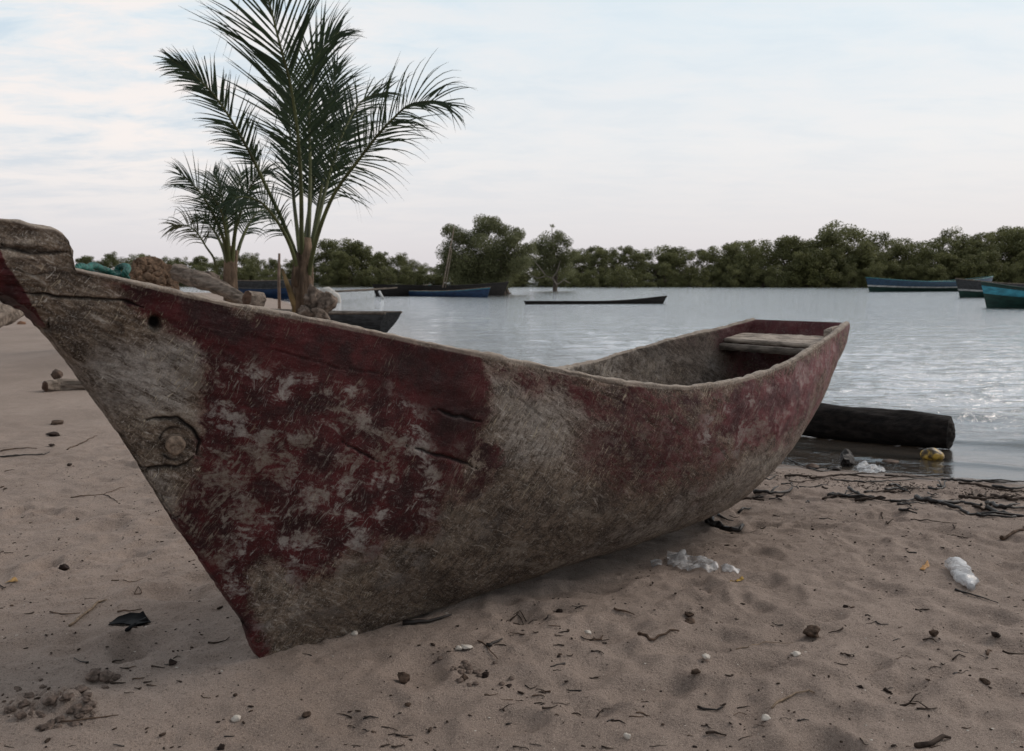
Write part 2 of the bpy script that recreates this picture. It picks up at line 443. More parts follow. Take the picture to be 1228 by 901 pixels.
HZK = [1.28, 1.10, .87, .57, .27, .125, .114, .118, .124, .138, .24, .42, .70]
HKB = [.1, .1, .12, .15, .2, .25, .4, .6, .85, .95, .95, .92, .9]
HBU = ([-.9, -.86, -.6, -.4, 0, .4, .8, 1.2, 1.6, 2.0, 2.2, 2.4, 2.6, 2.8, 3.0, 3.12], [.045, .05, .075, .11, .19, .25, .31, .37, .415, .43, .43, .41, .38, .34, .30, .275])
_u = np.linspace(-.9, 3.13, 400); _z = np.full(400, 1.0); _b = pch(_u, *HBU)
for _ in range(60):
    q_ = proj(L2W(_u, _b, _z)); _z = np.clip(_z + (q_[:, 1] - np.interp(q_[:, 0], NEAR[:, 0], NEAR[:, 1])) / F_PX * 2.2 * .8, .5, 1.6)
_zs = _z.copy(); _zs[_u > -.35] = np.convolve(np.pad(_z, 8, 'edge'), np.ones(17) / 17, 'valid')[_u > -.35]
_z0 = np.interp(-.44, _u, _zs); _base = np.where(_u < -.44, _z0 + .20 * (-.44 - _u), _zs); HEAD = np.clip(_zs - _base, 0, 1) * (_u < -.44)      # the bow block stands on the run of the gunwale
GZ = lambda u: np.interp(u, _u, _base)
HD = lambda u: np.interp(u, _u, HEAD)


def section(s_, t, inner=False, sign=1):
    """point of the hull: station s_, t from keel (0) to gunwale (1)"""
    ug = pch(s_, HS, HUG); uk = pch(s_, HS, HUK); zk = pch(s_, HS, HZK); k = pch(s_, HS, HKB); bb = pch(ug, *HBU); zg = np.maximum(GZ(ug), zk + .01)
    w0 = np.interp(s_, [0, .2, .33, .5, .9, 1], [.034, .022, .012, .05, .05, .08])
    th = t * np.pi / 2; V = (1 - k) * t + k * np.sin(th); Zr = (1 - k) * t + k * (1 - np.cos(th))
    if not inner:
        v = w0 + (bb - w0) * V; v = v + .014 * np.sin(np.pi * t ** 1.5) * sstep(s_, .35, .6)
        z = zk + (zg - zk) * Zr
    else:
        D = sstep(s_, .165, .33) * sstep(s_, 1.0, .988); D = np.where(s_ < .5, D ** .8, D)
        bi = np.maximum(bb - np.interp(s_, [0, .2, .5, 1], [.03, .035, .028, .032]), bb * .45); v = bi * (.12 + .88 * V) * np.where(D > .02, 1, 1)
        v = bi * ((1 - D) * (.02 + .98 * t) + D * (.02 + .98 * V))
        z0 = zk + .055; z = z0 + (zg - .004 - z0) * Zr; z = zg - .004 - (zg - .004 - z) * D
    Ze = np.clip((z - zk) / (zg - zk), 0, 1)
    u = uk + (ug - uk) * Ze
    z = z + HD(u) * (sstep(t, .84, 1.0) if not inner else 1.0)
    return u, sign * v, z


NS = 1150; NO, NI, NR_ = 250, 110, 9
_s = np.linspace(0, 1, 4000); _den = np.interp(_s, [0, .4, .6, .985, .986, 1], [1.45, 1.25, .8, .8, 2.4, 2.4]); _c = np.cumsum(_den); _c = (_c - _c[0]) / (_c[-1] - _c[0])
s1 = np.interp(np.linspace(0, 1, NS), _c, _s)
S1 = s1[:, None]; to = np.linspace(1, 0, NO)[None]; ti = np.linspace(0, 1, NI)[None]
blk = [section(S1, to), section(S1, to[:, ::-1], sign=-1)]
tinn = ti[:, ::-1]
u1, v1, z1 = blk[1]; ui, vi, zi = section(S1, tinn, True, -1); ui2, vi2, zi2 = section(S1, ti, True, 1)
rr = np.linspace(0, 1, NR_ + 2)[None, 1:-1]


def rim(a, c):                                          # rounded top edge between outer and inner gunwale
    u = a[0] + (c[0] - a[0]) * rr; v = a[1] + (c[1] - a[1]) * rr; wd = np.abs(c[1] - a[1]); z = a[2] + (c[2] - a[2]) * rr + np.minimum(wd * .30, .010) * np.sin(np.pi * rr); return u, v, z


ra_ = rim(tuple(q[:, -1:] for q in (u1, v1, z1)), tuple(q[:, :1] for q in (ui, vi, zi)))
rb_ = rim(tuple(q[:, -1:] for q in (ui2, vi2, zi2)), tuple(q[:, :1] for q in blk[0]))
U = np.concatenate([blk[0][0], u1, ra_[0], ui, ui2, rb_[0]], 1); Vv = np.concatenate([blk[0][1], v1, ra_[1], vi, vi2, rb_[1]], 1); Zz = np.concatenate([blk[0][2], z1, ra_[2], zi, zi2, rb_[2]], 1)
MM = U.shape[1]; isin = np.zeros(MM); isin[2 * NO + NR_:2 * NO + NR_ + 2 * NI] = 1; isrim = np.zeros(MM); isrim[2 * NO:2 * NO + NR_] = 1; isrim[-NR_:] = 1; isrim[:3] = .6
P3 = np.stack([U, Vv, Zz], -1)
du = np.gradient(P3, axis=0); dv = np.roll(P3, -1, 1) - np.roll(P3, 1, 1); Nn = np.cross(dv, du); Nn /= np.linalg.norm(Nn, axis=-1, keepdims=True) + 1e-9
c_ = P3[:, :NO].mean(1, keepdims=True)
if (Nn[600, NO // 2] * np.array([0, 1, 0])).sum() < 0: Nn = -Nn
PX = proj(L2W(U[:, :NO], np.abs(Vv[:, :NO]), Zz[:, :NO])); px, py = PX[..., 0], PX[..., 1]   # masks are worked out on the near side and mirrored to the far side
Uo, Zo, Vo = U[:, :NO], Zz[:, :NO], Vv[:, :NO]


def full(a, far=True):
    r = np.zeros(U.shape); r[:, :NO] = a
    if far: r[:, NO:2 * NO] = a[:, ::-1]
    return r


A_in = np.broadcast_to(isin, U.shape); A_rim = np.broadcast_to(isrim, U.shape); outer = (A_in < .5)


def region(poly, soft, nz=0.0, seed=0.0):
    """soft-edged area given by its outline on the near side of the hull"""
    xx, yy = px + nz * fbm(Uo * 6 + seed, Zo * 6, seed, 3), py + nz * fbm(Uo * 6 + seed + 9, Zo * 6, seed + 4, 3)
    sd_ = seg_dist(xx, yy, poly + poly[:1]); sd_ = np.where(inside(xx, yy, poly), sd_, -sd_); return sstep(sd_, -soft, soft)


red = region([(146, 338), (260, 355), (560, 412), (575, 450), (592, 500), (588, 548), (560, 590), (520, 618), (465, 650), (420, 655), (400, 685), (365, 690), (330, 672), (300, 700), (305, 760), (330, 790), (300, 800), (230, 690), (190, 620), (205, 612), (222, 572), (245, 560), (252, 520), (236, 500), (226, 470), (248, 440), (238, 415), (222, 398), (186, 380), (160, 358)], 24, 18, 1.0)
head_red = region([(-40, 262), (0, 285), (14, 320), (40, 370), (60, 410), (92, 470), (60, 470), (-60, 330)], 4, 6, 2.0)
stain = region([(590, 424), (700, 448), (800, 468), (870, 464), (850, 500), (760, 520), (700, 500), (660, 475), (620, 470)], 34, 14, 3.0) * .62
mid_red = region([(690, 500), (760, 480), (860, 480), (900, 500), (880, 560), (800, 600), (730, 590), (690, 560)], 44, 16, 4.0) * .60
aft_red = region([(850, 478), (930, 450), (1022, 385), (1012, 425), (985, 478), (940, 530), (880, 540), (850, 520)], 30, 16, 5.0) * .86
red = np.maximum.reduce([red, head_red, stain, mid_red, aft_red])
scr = np.maximum(region([(215, 420), (300, 430), (480, 470), (520, 520), (540, 600), (380, 690), (280, 720), (215, 620), (240, 520)], 25, 30, 6.0), .45 * region([(250, 690), (500, 600), (600, 560), (620, 640), (320, 790)], 30, 20, 7.0))
scr = np.maximum(scr, .55 * aft_red + .6 * mid_red)
top_clean = region([(150, 336), (560, 415), (590, 500), (560, 500), (480, 455), (300, 425), (240, 400)], 12, 16, 8.0)
scr = scr * (1 - .8 * top_clean)
hi_pale = np.maximum.reduce([region([(120, 420), (230, 400), (250, 440), (232, 500), (180, 500), (110, 490), (90, 440)], 18, 20, 9.0) * .8,
                             region([(575, 425), (640, 440), (760, 500), (720, 560), (640, 560), (600, 540), (594, 480)], 16, 20, 10.0) * .55,
                             region([(140, 560), (205, 560), (215, 600), (200, 640), (170, 600)], 10, 10, 11.) * .5,
                             region([(640, 700), (880, 560), (960, 500), (1000, 440), (960, 545), (880, 600), (760, 655)], 12, 14, 12.) * .5])
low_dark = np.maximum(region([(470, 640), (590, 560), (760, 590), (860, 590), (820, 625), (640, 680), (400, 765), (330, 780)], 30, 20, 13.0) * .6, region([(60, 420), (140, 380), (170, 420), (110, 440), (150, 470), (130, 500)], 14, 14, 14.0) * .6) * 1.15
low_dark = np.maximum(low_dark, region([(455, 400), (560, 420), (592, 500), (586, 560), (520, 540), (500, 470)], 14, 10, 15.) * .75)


def crack(pts, wd):
    pts = [(x, y) for x, y in pts]; xx = px + 2.2 * fbm(Uo * 22, Zo * 22, 3.1, 2); yy = py + 2.2 * fbm(Uo * 22 + 5, Zo * 22, 8.1, 2)
    d = seg_dist(xx, yy, pts); l_ = [np.hypot(pts[i + 1][0] - pts[i][0], pts[i + 1][1] - pts[i][1]) for i in range(len(pts) - 1)]
    e = np.minimum(np.hypot(px - pts[0][0], py - pts[0][1]), np.hypot(px - pts[-1][0], py - pts[-1][1])); return np.exp(-(d / (wd * np.clip(e / 18, .25, 1))) ** 2)


cr = np.zeros(px.shape); okc = 1.0
for pts, wd, amp in [([(176, 504), (196, 502), (214, 504), (230, 514), (239, 530), (236, 546)], 2.6, 1), ([(158, 569), (175, 563), (192, 561), (212, 562), (224, 558), (233, 548)], 1.7, .9),
                     ([(0, 293), (35, 303), (60, 304), (86, 302)], 2.4, .9), ([(28, 354), (60, 356), (80, 357), (110, 358), (149, 362), (172, 369)], 1.6, .9), ([(6, 322), (40, 329), (84, 326), (120, 336)], 1.2, .5),
                     ([(60, 382), (57, 398), (60, 412)], 2.0, .8), ([(62, 412), (74, 438), (88, 470), (108, 500)], 1.8, .7), ([(518, 491), (545, 499), (577, 506)], 1.6, 1), ([(488, 535), (520, 545), (548, 551), (572, 562)], 1.8, 1),
                     ([(410, 530), (440, 548), (458, 556)], 1.4, .8), ([(196, 624), (206, 623), (216, 620)], 1.3, .7), ([(640, 438), (700, 452), (745, 463)], 1.2, .35), ([(330, 420), (400, 440), (470, 452)], 1.0, .3), ([(253, 300), (300, 560)], .01, 0),
                     ([(612, 470), (650, 500)], 1.0, .3), ([(515, 710), (535, 690), (550, 672)], 1.5, .5), ([(720, 470), (760, 490)], .9, .3)]:
    if amp: cr = np.maximum(cr, amp * crack(pts, wd) * okc)
# splits in the end grain run right round the bow block
cr = full(cr, False)
cr = np.maximum(cr, outer * .75 * np.exp(-((Zz - (1.262 + .012 * fbm(U * 9, Vv * 9, 2, 2))) / .0045) ** 2) * sstep(U, -.52, -.56))
def dent(x0, y0, rx, ry): return np.exp(-(((px - x0) / rx) ** 2 + ((py - y0) / ry) ** 2) ** 1.6) * okc
hole = dent(186, 388, 7.5, 8.5); ring = np.exp(-((np.hypot((px - 210) / 21, (py - 533) / 23) - 1) / .2) ** 2) * okc
pit = dent(209, 532, 24, 26); low_hole = dent(206, 430, 11, 7) * .5
plug_gap = .95 * np.exp(-((np.hypot((px - 209) / 18, (py - 533) / 19.5) - 1) / .10) ** 2) * sstep(px, 236, 204) * sstep(fbm(Uo * 30, Zo * 30, 5.0, 2), -.5, .3)
hole, ring, pit, low_hole, plug_gap = [full(q, False) for q in (hole, ring, pit, low_hole, plug_gap)]
red, scr, hi_pale, low_dark = [full(q) for q in (red, scr, hi_pale, low_dark)]
X3, Y3, Z3 = U, Vv, Zz
amp_ = np.where(outer, 1.0, 1.6) * (1 - .55 * A_rim)
dsp = .0055 * fbm(X3 * 3.1, Y3 * 3.1, Z3 * 3.1, 3) + .0024 * fbm(X3 * 8, Y3 * 12, Z3 * 14, 3)
fac_ = perlin(X3 * 13, Y3 * 22, Z3 * 20); dsp += .0018 * np.abs(fac_)
dsp += -.0022 * np.abs(perlin(X3 * 10 + 2, Y3 * 45, Z3 * 60 + .6 * X3 * 20)) * sstep(X3, .5, -.3)         # long grain near the bow
dsp = dsp * amp_
hb = sstep(X3, -.50, -.58)                               # the weathered bow block is heavily furrowed
dsp += hb * (.010 * fbm(X3 * 5, Y3 * 9, Z3 * 22, 3) - .006 * np.abs(perlin(X3 * 8, Y3 * 18, Z3 * 70)))
dsp += -.010 * cr - .030 * hole - .014 * pit - .004 * low_hole + .003 * ring
dsp += A_rim * .0055 * fbm(X3 * 14, Y3 * 14, .5, 3)
dsp += -.012 * A_rim * np.exp(-((X3 - 1.08) / .05) ** 2) * 0
P3 = P3 + Nn * dsp[..., None]
cap0 = [[0 + k, 2 * NO - 1 - k, 2 * NO - 2 - k, k + 1] for k in range(NO - 1)]
i1 = (NS - 1) * MM; cap1 = [[i1 + k, i1 + k + 1, i1 + 2 * NO - 2 - k, i1 + 2 * NO - 1 - k] for k in range(NO - 1)]
Fq = np.concatenate([grid_faces(NS, MM, True), cap0, cap1])


def hull_mat(b_):
    at = lambda n_: b_.n('ShaderNodeAttribute', attribute_name=n_).outputs['Fac']
    co = b_.n('ShaderNodeTexCoord').outputs['Object']
    a_red, a_scr, a_pale, a_dark, a_cr, a_in, a_rim = [at(k) for k in ('red', 'scrape', 'pale', 'damp', 'crack', 'inner', 'rim')]
    wob = b_.n('ShaderNodeVectorMath', operation='ADD', ins={0: co, 1: b_.n('ShaderNodeVectorMath', operation='SCALE', ins={0: b_.n('ShaderNodeTexNoise', ins={'Vector': co, 'Scale': 5.0, 'Detail': 3.0}).outputs[1], 'Scale': .05}).outputs[0]}).outputs[0]
    grain = b_.noise(b_.stroke(wob, -9, (1.5, 4, 5)), 5.0, 12, .78, .6)
    fine = b_.noise(b_.stroke(wob, -6, (1.5, 4, 5)), 30, 7, .8)
    st1 = b_.noise(b_.stroke(wob, -22, (1, 1.5, 1.9)), 9.5, 10, .70, .5)
    st2 = b_.noise(b_.stroke(wob, 54, (1, 3, 4.5)), 14, 7, .66, .6)
    st3 = b_.noise(b_.stroke(wob, 75, (.8, 4, 9)), 26, 4, .6)
    blot = b_.noise(co, 3.2, 6, .62, .3); blot2 = b_.noise(b_.mapping(co, loc=(5, 1, 3)), 9, 6, .65, .2); dust = b_.noise(co, 75, 5, .75)
    # bare weathered timber
    turn = b_.range(b_.math('ADD', b_.noise(b_.mapping(co, loc=(8, 2, 5)), 2.6, 3, .55), b_.math('MULTIPLY', b_.n('ShaderNodeSeparateXYZ', ins={0: co}).outputs[2], .16)), .50, .62)
    str_a = b_.noise(b_.stroke(wob, -34, (1, 4, 6)), 13, 8, .7, .5)
    mott = b_.math('ADD', b_.math('MULTIPLY', turn, str_a), b_.math('MULTIPLY', b_.math('SUBTRACT', 1.0, turn), st2))
    wd = b_.mix(b_.range(b_.math('ADD', b_.math('MULTIPLY', grain, .45), b_.math('MULTIPLY', mott, .55)), .40, .60), (.070, .050, .038), (.29, .225, .172))
    wd = b_.mix(b_.range(blot, .40, .64, 0, .8), wd, b_.mix(b_.range(mott, .42, .58), (.085, .060, .044), (.22, .158, .108)))
    wd = b_.mix(b_.math('MULTIPLY', b_.range(fine, .48, .64), .35), wd, (.44, .40, .355))
    wd = b_.mix(b_.math('MULTIPLY', b_.range(blot2, .52, .66), .7), wd, (.058, .044, .036))
    wd = b_.mix(b_.math('MULTIPLY', b_.range(str_a, .585, .63), .75), wd, (.52, .48, .43))
    wd = b_.mix(b_.math('MULTIPLY', a_pale, b_.range(b_.math('ADD', mott, b_.math('MULTIPLY', a_pale, .12)), .44, .62)), wd, (.40, .37, .345))
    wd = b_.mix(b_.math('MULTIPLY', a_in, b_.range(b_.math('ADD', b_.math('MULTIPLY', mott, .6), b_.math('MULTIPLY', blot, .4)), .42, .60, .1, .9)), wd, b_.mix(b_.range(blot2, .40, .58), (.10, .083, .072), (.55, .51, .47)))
    macro = b_.noise(b_.stroke(wob, -12, (1.2, 2, 2.2)), 3.4, 7, .62, .8)
    wd = b_.mix(b_.range(macro, .50, .36, 0, .75), wd, b_.mix(1.0, wd, (.40, .34, .29), 'MULTIPLY'))
    wd = b_.mix(b_.range(macro, .55, .66, 0, .5), wd, (.42, .37, .31))
    grit = b_.noise(co, 190, 4, .8); grit2 = b_.noise(b_.mapping(co, loc=(2, 9, 4)), 52, 6, .75)
    k1 = b_.noise(b_.stroke(wob, -26, (.6, 5, 8)), 30, 3, .6, .3); k2 = b_.noise(b_.stroke(wob, 52, (.6, 5, 8)), 27, 3, .6, .3); k3 = b_.noise(b_.stroke(wob, 84, (.6, 5, 8)), 24, 3, .6, .3)
    scratch = b_.math('MAXIMUM', b_.range(k1, .66, .71), b_.math('MAXIMUM', b_.range(k2, .65, .70), b_.range(k3, .67, .72)))
    wd = b_.mix(b_.range(grit2, .40, .60, .0, .55), wd, b_.mix(1.0, wd, (.36, .33, .30), 'MULTIPLY'))
    wd = b_.mix(b_.range(grit, .52, .66, 0, .6), wd, (.46, .41, .36))
    wd = b_.mix(b_.range(grit, .46, .34, 0, .6), wd, (.05, .036, .028))
    wd = b_.mix(b_.math('MULTIPLY', scratch, .8), wd, (.55, .51, .46))
    # dark red paint, worn through
    pr = b_.mix(b_.range(blot2, .35, .65), (.024, .0058, .0066), (.082, .0105, .0125))
    pr = b_.mix(b_.range(grain, .55, .72, 0, .7), pr, (.022, .008, .009))
    pr = b_.mix(b_.range(fine, .54, .70, 0, .35), pr, (.13, .04, .038))
    nmix = b_.math('ADD', b_.math('MULTIPLY', st1, .30), b_.math('ADD', b_.math('MULTIPLY', mott, .40), b_.math('MULTIPLY', dust, .30)))
    aft = b_.range(b_.n('ShaderNodeSeparateXYZ', ins={0: co}).outputs[0], 1.0, 2.6)
    pr = b_.mix(b_.math('MULTIPLY', aft, .8), pr, b_.mix(b_.range(blot2, .35, .65), (.085, .018, .024), (.20, .045, .055)))
    edge = b_.math('ADD', a_red, b_.math('MULTIPLY', b_.math('SUBTRACT', nmix, .5), 3.6))
    pf = b_.math('MULTIPLY', b_.range(edge, .38, .68), b_.range(a_red, .02, .30))
    # paint worn to a stain in the pores of the timber
    wd = b_.mix(b_.math('MULTIPLY', b_.range(a_red, .05, .6), b_.range(blot2, .38, .6, .25, .8)), wd, b_.mix(1.0, wd, (.62, .33, .33), 'MULTIPLY'))
    c = b_.mix(pf, wd, pr)
    # scraped patches and fibrous scratches that show grey timber through the paint
    s_a = b_.range(b_.math('ADD', b_.math('MULTIPLY', st1, .62), b_.math('MULTIPLY', blot2, .42)), .530, .585)
    s_b = b_.range(b_.math('ADD', b_.math('MULTIPLY', st2, .7), b_.math('MULTIPLY', blot, .3)), .545, .59); s_c = b_.range(st3, .62, .68)
    sall = b_.math('MAXIMUM', s_a, b_.math('MAXIMUM', s_b, b_.math('MULTIPLY', s_c, .6)))
    scf = b_.math('MULTIPLY', b_.math('MULTIPLY', sall, b_.range(a_scr, .05, .75)), b_.range(b_.math('ADD', b_.math('MULTIPLY', dust, .5), b_.math('MULTIPLY', grit2, .5)), .38, .56, .10, .95))
    c = b_.mix(scf, c, b_.mix(b_.range(blot, .4, .6), (.33, .30, .28), (.20, .165, .135)))
    c = b_.mix(b_.math('MULTIPLY', b_.math('MULTIPLY', scratch, pf), b_.range(a_scr, 0, .6, .06, .5)), c, (.34, .30, .28))
    c = b_.mix(b_.math('MULTIPLY', b_.range(grit, .54, .68), .20), c, (.28, .22, .21))
    # hair-like torn fibres low on the hull
    hair = b_.math('MULTIPLY', b_.range(b_.noise(b_.stroke(wob, 60, (.7, 5, 11)), 22, 3, .55, .9), .60, .65), b_.range(b_.noise(co, 6, 3, .6), .46, .58))
    c = b_.mix(b_.math('MULTIPLY', hair, b_.range(pf, 0, 1, .85, .25)), c, (.48, .41, .31))
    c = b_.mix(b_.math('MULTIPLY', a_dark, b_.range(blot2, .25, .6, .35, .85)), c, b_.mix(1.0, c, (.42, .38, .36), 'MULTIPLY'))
    c = b_.mix(b_.math('MULTIPLY', a_rim, b_.range(st1, .35, .6, .25, .75)), c, (.36, .31, .265))
    c = b_.mix(b_.math('MULTIPLY', b_.range(dust, .60, .70), .45), c, (.02, .016, .014))
    c = b_.mix(a_cr, c, (.008, .006, .006))
    h = b_.math('ADD', b_.math('MULTIPLY', grain, .55), b_.math('ADD', b_.math('MULTIPLY', fine, .45), b_.math('ADD', b_.math('MULTIPLY', b_.math('ADD', dust, grit2), .26), b_.math('MULTIPLY', b_.math('ADD', st1, st2), .5))))
    h = b_.math('SUBTRACT', h, b_.math('MULTIPLY', sall, b_.math('MULTIPLY', a_scr, .16)))
    h = b_.math('ADD', h, b_.math('MULTIPLY', hair, .2))
    return principled(b_, c, b_.range(pf, 0, 1, .82, .58), bump(b_, h, .006, .8), .25)


M['hull'] = material('worn painted timber', hull_mat)
canoe = empty('dugout_canoe', BF + np.array([0, 0, 0.0]), R(45))
tag(canoe, 'large weathered dugout canoe with worn dark red paint on the sand in the foreground', 'canoe')
loc = np.stack([P3[..., 0], -P3[..., 1], P3[..., 2]], -1)
hull = mesh_np('hull', loc, Fq, M['hull'], canoe)
inner_red = sstep(U, 2.75, 2.95) * .55 * A_in + .28 * A_in * sstep(U, 2.2, 2.6) * sstep(Zz, .75, .9)
farside = (Vv < 0) & outer
attr(hull, 'red', np.where(outer, red * (1 - .75 * A_rim), inner_red)); attr(hull, 'scrape', np.where(outer, scr, .3)); attr(hull, 'pale', np.where(outer, hi_pale, .3 * (U < 2.2)))
attr(hull, 'damp', np.where(outer, low_dark, .75 * sstep(U, 1.9, 2.6) + .25)); attr(hull, 'crack', np.clip(cr + hole * 1.2 + low_hole * .6 + plug_gap, 0, 1))  # darkens brown timber low on the hull, and the inside towards the stern
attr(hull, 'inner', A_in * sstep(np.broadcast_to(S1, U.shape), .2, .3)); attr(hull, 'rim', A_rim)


def hull_point(x, y):
    d = np.hypot(px - x, py - y); i, j = np.unravel_index(np.argmin(d), d.shape)
    p_, n_ = P3[i, j], Nn[i, j]; n_ = n_ if n_[1] > 0 else -n_; return Vector((p_[0], -p_[1], p_[2])), Vector((n_[0], -n_[1], n_[2]))


M['plug'] = simple('old plug wood', (.34, .26, .20), .85, .3, 60, .2, .006, (1, 1, 3))
pp, pn = hull_point(210, 534)
c_v = Coll(); a_ = np.linspace(0, 2 * np.pi, 28, endpoint=False); prof = [(.0, .023), (.014, .0235), (.020, .0225), (.0235, .018), (.0225, .009), (.0227, .003)]
wv = 1 + .07 * np.array([perlin(math.cos(q) * 1.5, math.sin(q) * 1.5, 3.0) for q in a_]).ravel() * 2
Vp = np.concatenate([np.stack([np.cos(a_) * r_ * wv * 1.0, np.sin(a_) * r_ * wv * 1.12, np.full(28, h_) + .0012 * np.sin(a_ * 3)], 1) for h_, r_ in prof]); Vp = np.concatenate([Vp, [[0, 0, .0227]]])
c_v.add(Vp, grid_faces(len(prof), 28, True), [[28 * len(prof), 28 * (len(prof) - 1) + k, 28 * (len(prof) - 1) + (k + 1) % 28] for k in range(28)])
plug = c_v.build('wooden_plug', M['plug'], canoe); tag(plug, 'round wooden plug set in the side of the bow')
plug.matrix_local = Matrix.Translation(pp - pn * .004) @ pn.to_track_quat('Z', 'Y').to_matrix().to_4x4()


def plank(name, corners, thick, mat, parent, n=(60, 24), amp=.0015, gaps=(), seed=0):
    """board with worn edges and grooves; corners: four points of the top face, going round"""
    a, b2, c2, d2 = [np.array(q, float) for q in corners]; s_ = np.linspace(0, 1, n[0])[:, None, None]; t_ = np.linspace(0, 1, n[1])[None, :, None]
    top = a * (1 - s_) * (1 - t_) + b2 * s_ * (1 - t_) + c2 * s_ * t_ + d2 * (1 - s_) * t_
    h = amp * fbm(top[..., 0] * 25, top[..., 1] * 25, seed, 3)
    for g_ in gaps: h -= .006 * np.exp(-((t_[..., 0] - g_ - .008 * perlin(s_[..., 0] * 6, g_ * 9, seed)) / .012) ** 2)
    ed = np.minimum(np.minimum(s_[..., 0], 1 - s_[..., 0]) * n[0], np.minimum(t_[..., 0], 1 - t_[..., 0]) * n[1]); h -= .003 * np.exp(-ed * .9)
    top[..., 2] += h; bot = top.copy(); bot[..., 2] = top[..., 2] - thick
    N_ = n[0] * n[1]; V = np.concatenate([top.reshape(-1, 3), bot.reshape(-1, 3)]); g = grid_faces(*n); id_ = np.arange(N_).reshape(n)
    per = np.concatenate([id_[:-1, 0], id_[-1, :-1], id_[1:, -1][::-1], id_[0, 1:][::-1]]); pn_ = np.roll(per, -1)
    return mesh_np(name, V, np.concatenate([g, g[:, ::-1] + N_, np.stack([per, pn_, pn_ + N_, per + N_], 1)]), mat, parent)


M['seat'] = simple('bleached board', (.40, .34, .29), .85, .3, 9, .2, .006, (5, 1, 5))
M['beam'] = simple('grey board edge', (.17, .145, .125), .85, .3, 9, .2, .006, (6, 1, 6))
yl = lambda v: -v
SZ = .898
plank('seat', [(2.875, yl(-.292), SZ), (2.80, yl(.305), SZ), (3.045, yl(.262), SZ + .025), (3.02, yl(-.262), SZ + .025)], .020, M['seat'], canoe, (60, 40), .0025, (.36, .7), 3)
plank('seat_bearer', [(2.84, yl(-.298), SZ - .026), (2.76, yl(.312), SZ - .026), (2.80, yl(.305), SZ - .026), (2.88, yl(-.29), SZ - .026)], .032, M['beam'], canoe, (60, 8), .003, (), 5)
plank('corner_wedge', [(2.94, yl(.268), .972), (2.95, yl(.225), .958), (3.07, yl(.205), .968), (3.07, yl(.262), .980)], .045, M['seat'], canoe, (14, 10), .002, (), 6)

# ------------------------------------------------------------------ rope in the bow
def rope(name, pts, r, mat, strands=3, pitch=.05, parent=None):
    pts = np.asarray(pts, float); L = np.r_[0, np.cumsum(np.linalg.norm(np.diff(pts, axis=0), axis=1))]
    n = int(L[-1] / (pitch / 9)); tt = np.linspace(0, L[-1], n); q = np.stack([pch(tt, L, pts[:, k]) for k in range(3)], 1)
    tg = np.gradient(q, axis=0); tg /= np.linalg.norm(tg, axis=1)[:, None]; s_ = np.cross(tg, [0, 0, 1.0]); s_ /= np.linalg.norm(s_, axis=1)[:, None] + 1e-6; u_ = np.cross(s_, tg)
    c = Coll()
    for k in range(strands):
        a = 2 * np.pi * (tt / pitch + k / strands); c.tube(q + r * .52 * (np.cos(a)[:, None] * s_ + np.sin(a)[:, None] * u_), r * .56, 7)
    return c.build(name, mat, parent)


M['rope'] = simple('green rope fibre', (.012, .115, .095), .6, .35, 60, .4, .002, (1, 1, 1))
rp = []
for x, y, Y in [(89, 322, 2.02), (96, 317, 2.05), (104, 319, 2.10), (112, 316, 2.16), (122, 320, 2.22), (132, 324, 2.25), (141, 330, 2.24), (150, 326, 2.20), (153, 320, 2.26), (148, 317, 2.33), (140, 321, 2.34), (145, 330, 2.30), (153, 332, 2.26)]:
    rp.append(at_depth(x, y + 2.5, Y + .05))
ro = rope('rope', rp, .0085, M['rope'], pitch=.035); tag(ro, 'green twisted rope lying bundled in the bow of the red canoe', 'rope')
rp = [at_depth(x, y + 4, Y) for x, y, Y in [(88, 326, 2.12), (98, 321, 2.2), (110, 323, 2.26), (124, 328, 2.30), (138, 333, 2.34), (150, 336, 2.36)]]
c2 = rope('rope_end', rp, .0085, M['rope'], pitch=.035); c2.name = 'rope_loop'; c2.parent = ro
# ------------------------------------------------------------------ young coconut palms
def leaf_mat(name, c1, c2, rough=.55, trans=.25):
    def fn(b_):
        co = b_.n('ShaderNodeTexCoord').outputs['Object']; a = b_.n('ShaderNodeAttribute', attribute_name='tone').outputs['Fac']
        n = b_.noise(co, 2.0, 3, .6)
        c = b_.mix(b_.math('ADD', b_.math('MULTIPLY', a, .7), b_.math('MULTIPLY', n, .3)), c1, c2)
        p_ = principled(b_, c, rough, None, .35); t_ = b_.n('ShaderNodeBsdfTranslucent', ins={0: c}).outputs[0]
        return b_.n('ShaderNodeMixShader', ins={0: trans, 1: p_, 2: t_}).outputs[0]
    return material(name, fn)


M['frond'] = leaf_mat('palm leaflets', (.014, .030, .016), (.045, .070, .030), .45, .22)
M['frond_old'] = leaf_mat('older palm leaflets', (.030, .034, .014), (.09, .085, .035), .6, .2)
M['petiole'] = simple('palm petiole', (.085, .095, .035), .55, .3, 4, .3, .004, (1, 1, .3))
M['dry_petiole'] = simple('dry palm petiole', (.22, .15, .07), .7, .3, 4, .2, .004)
M['palm_bark'] = simple('palm fibre sheath', (.17, .12, .085), .9, .35, 6, .15, .03, (1, 1, .35))
UP = np.array([0, 0, 1.0])


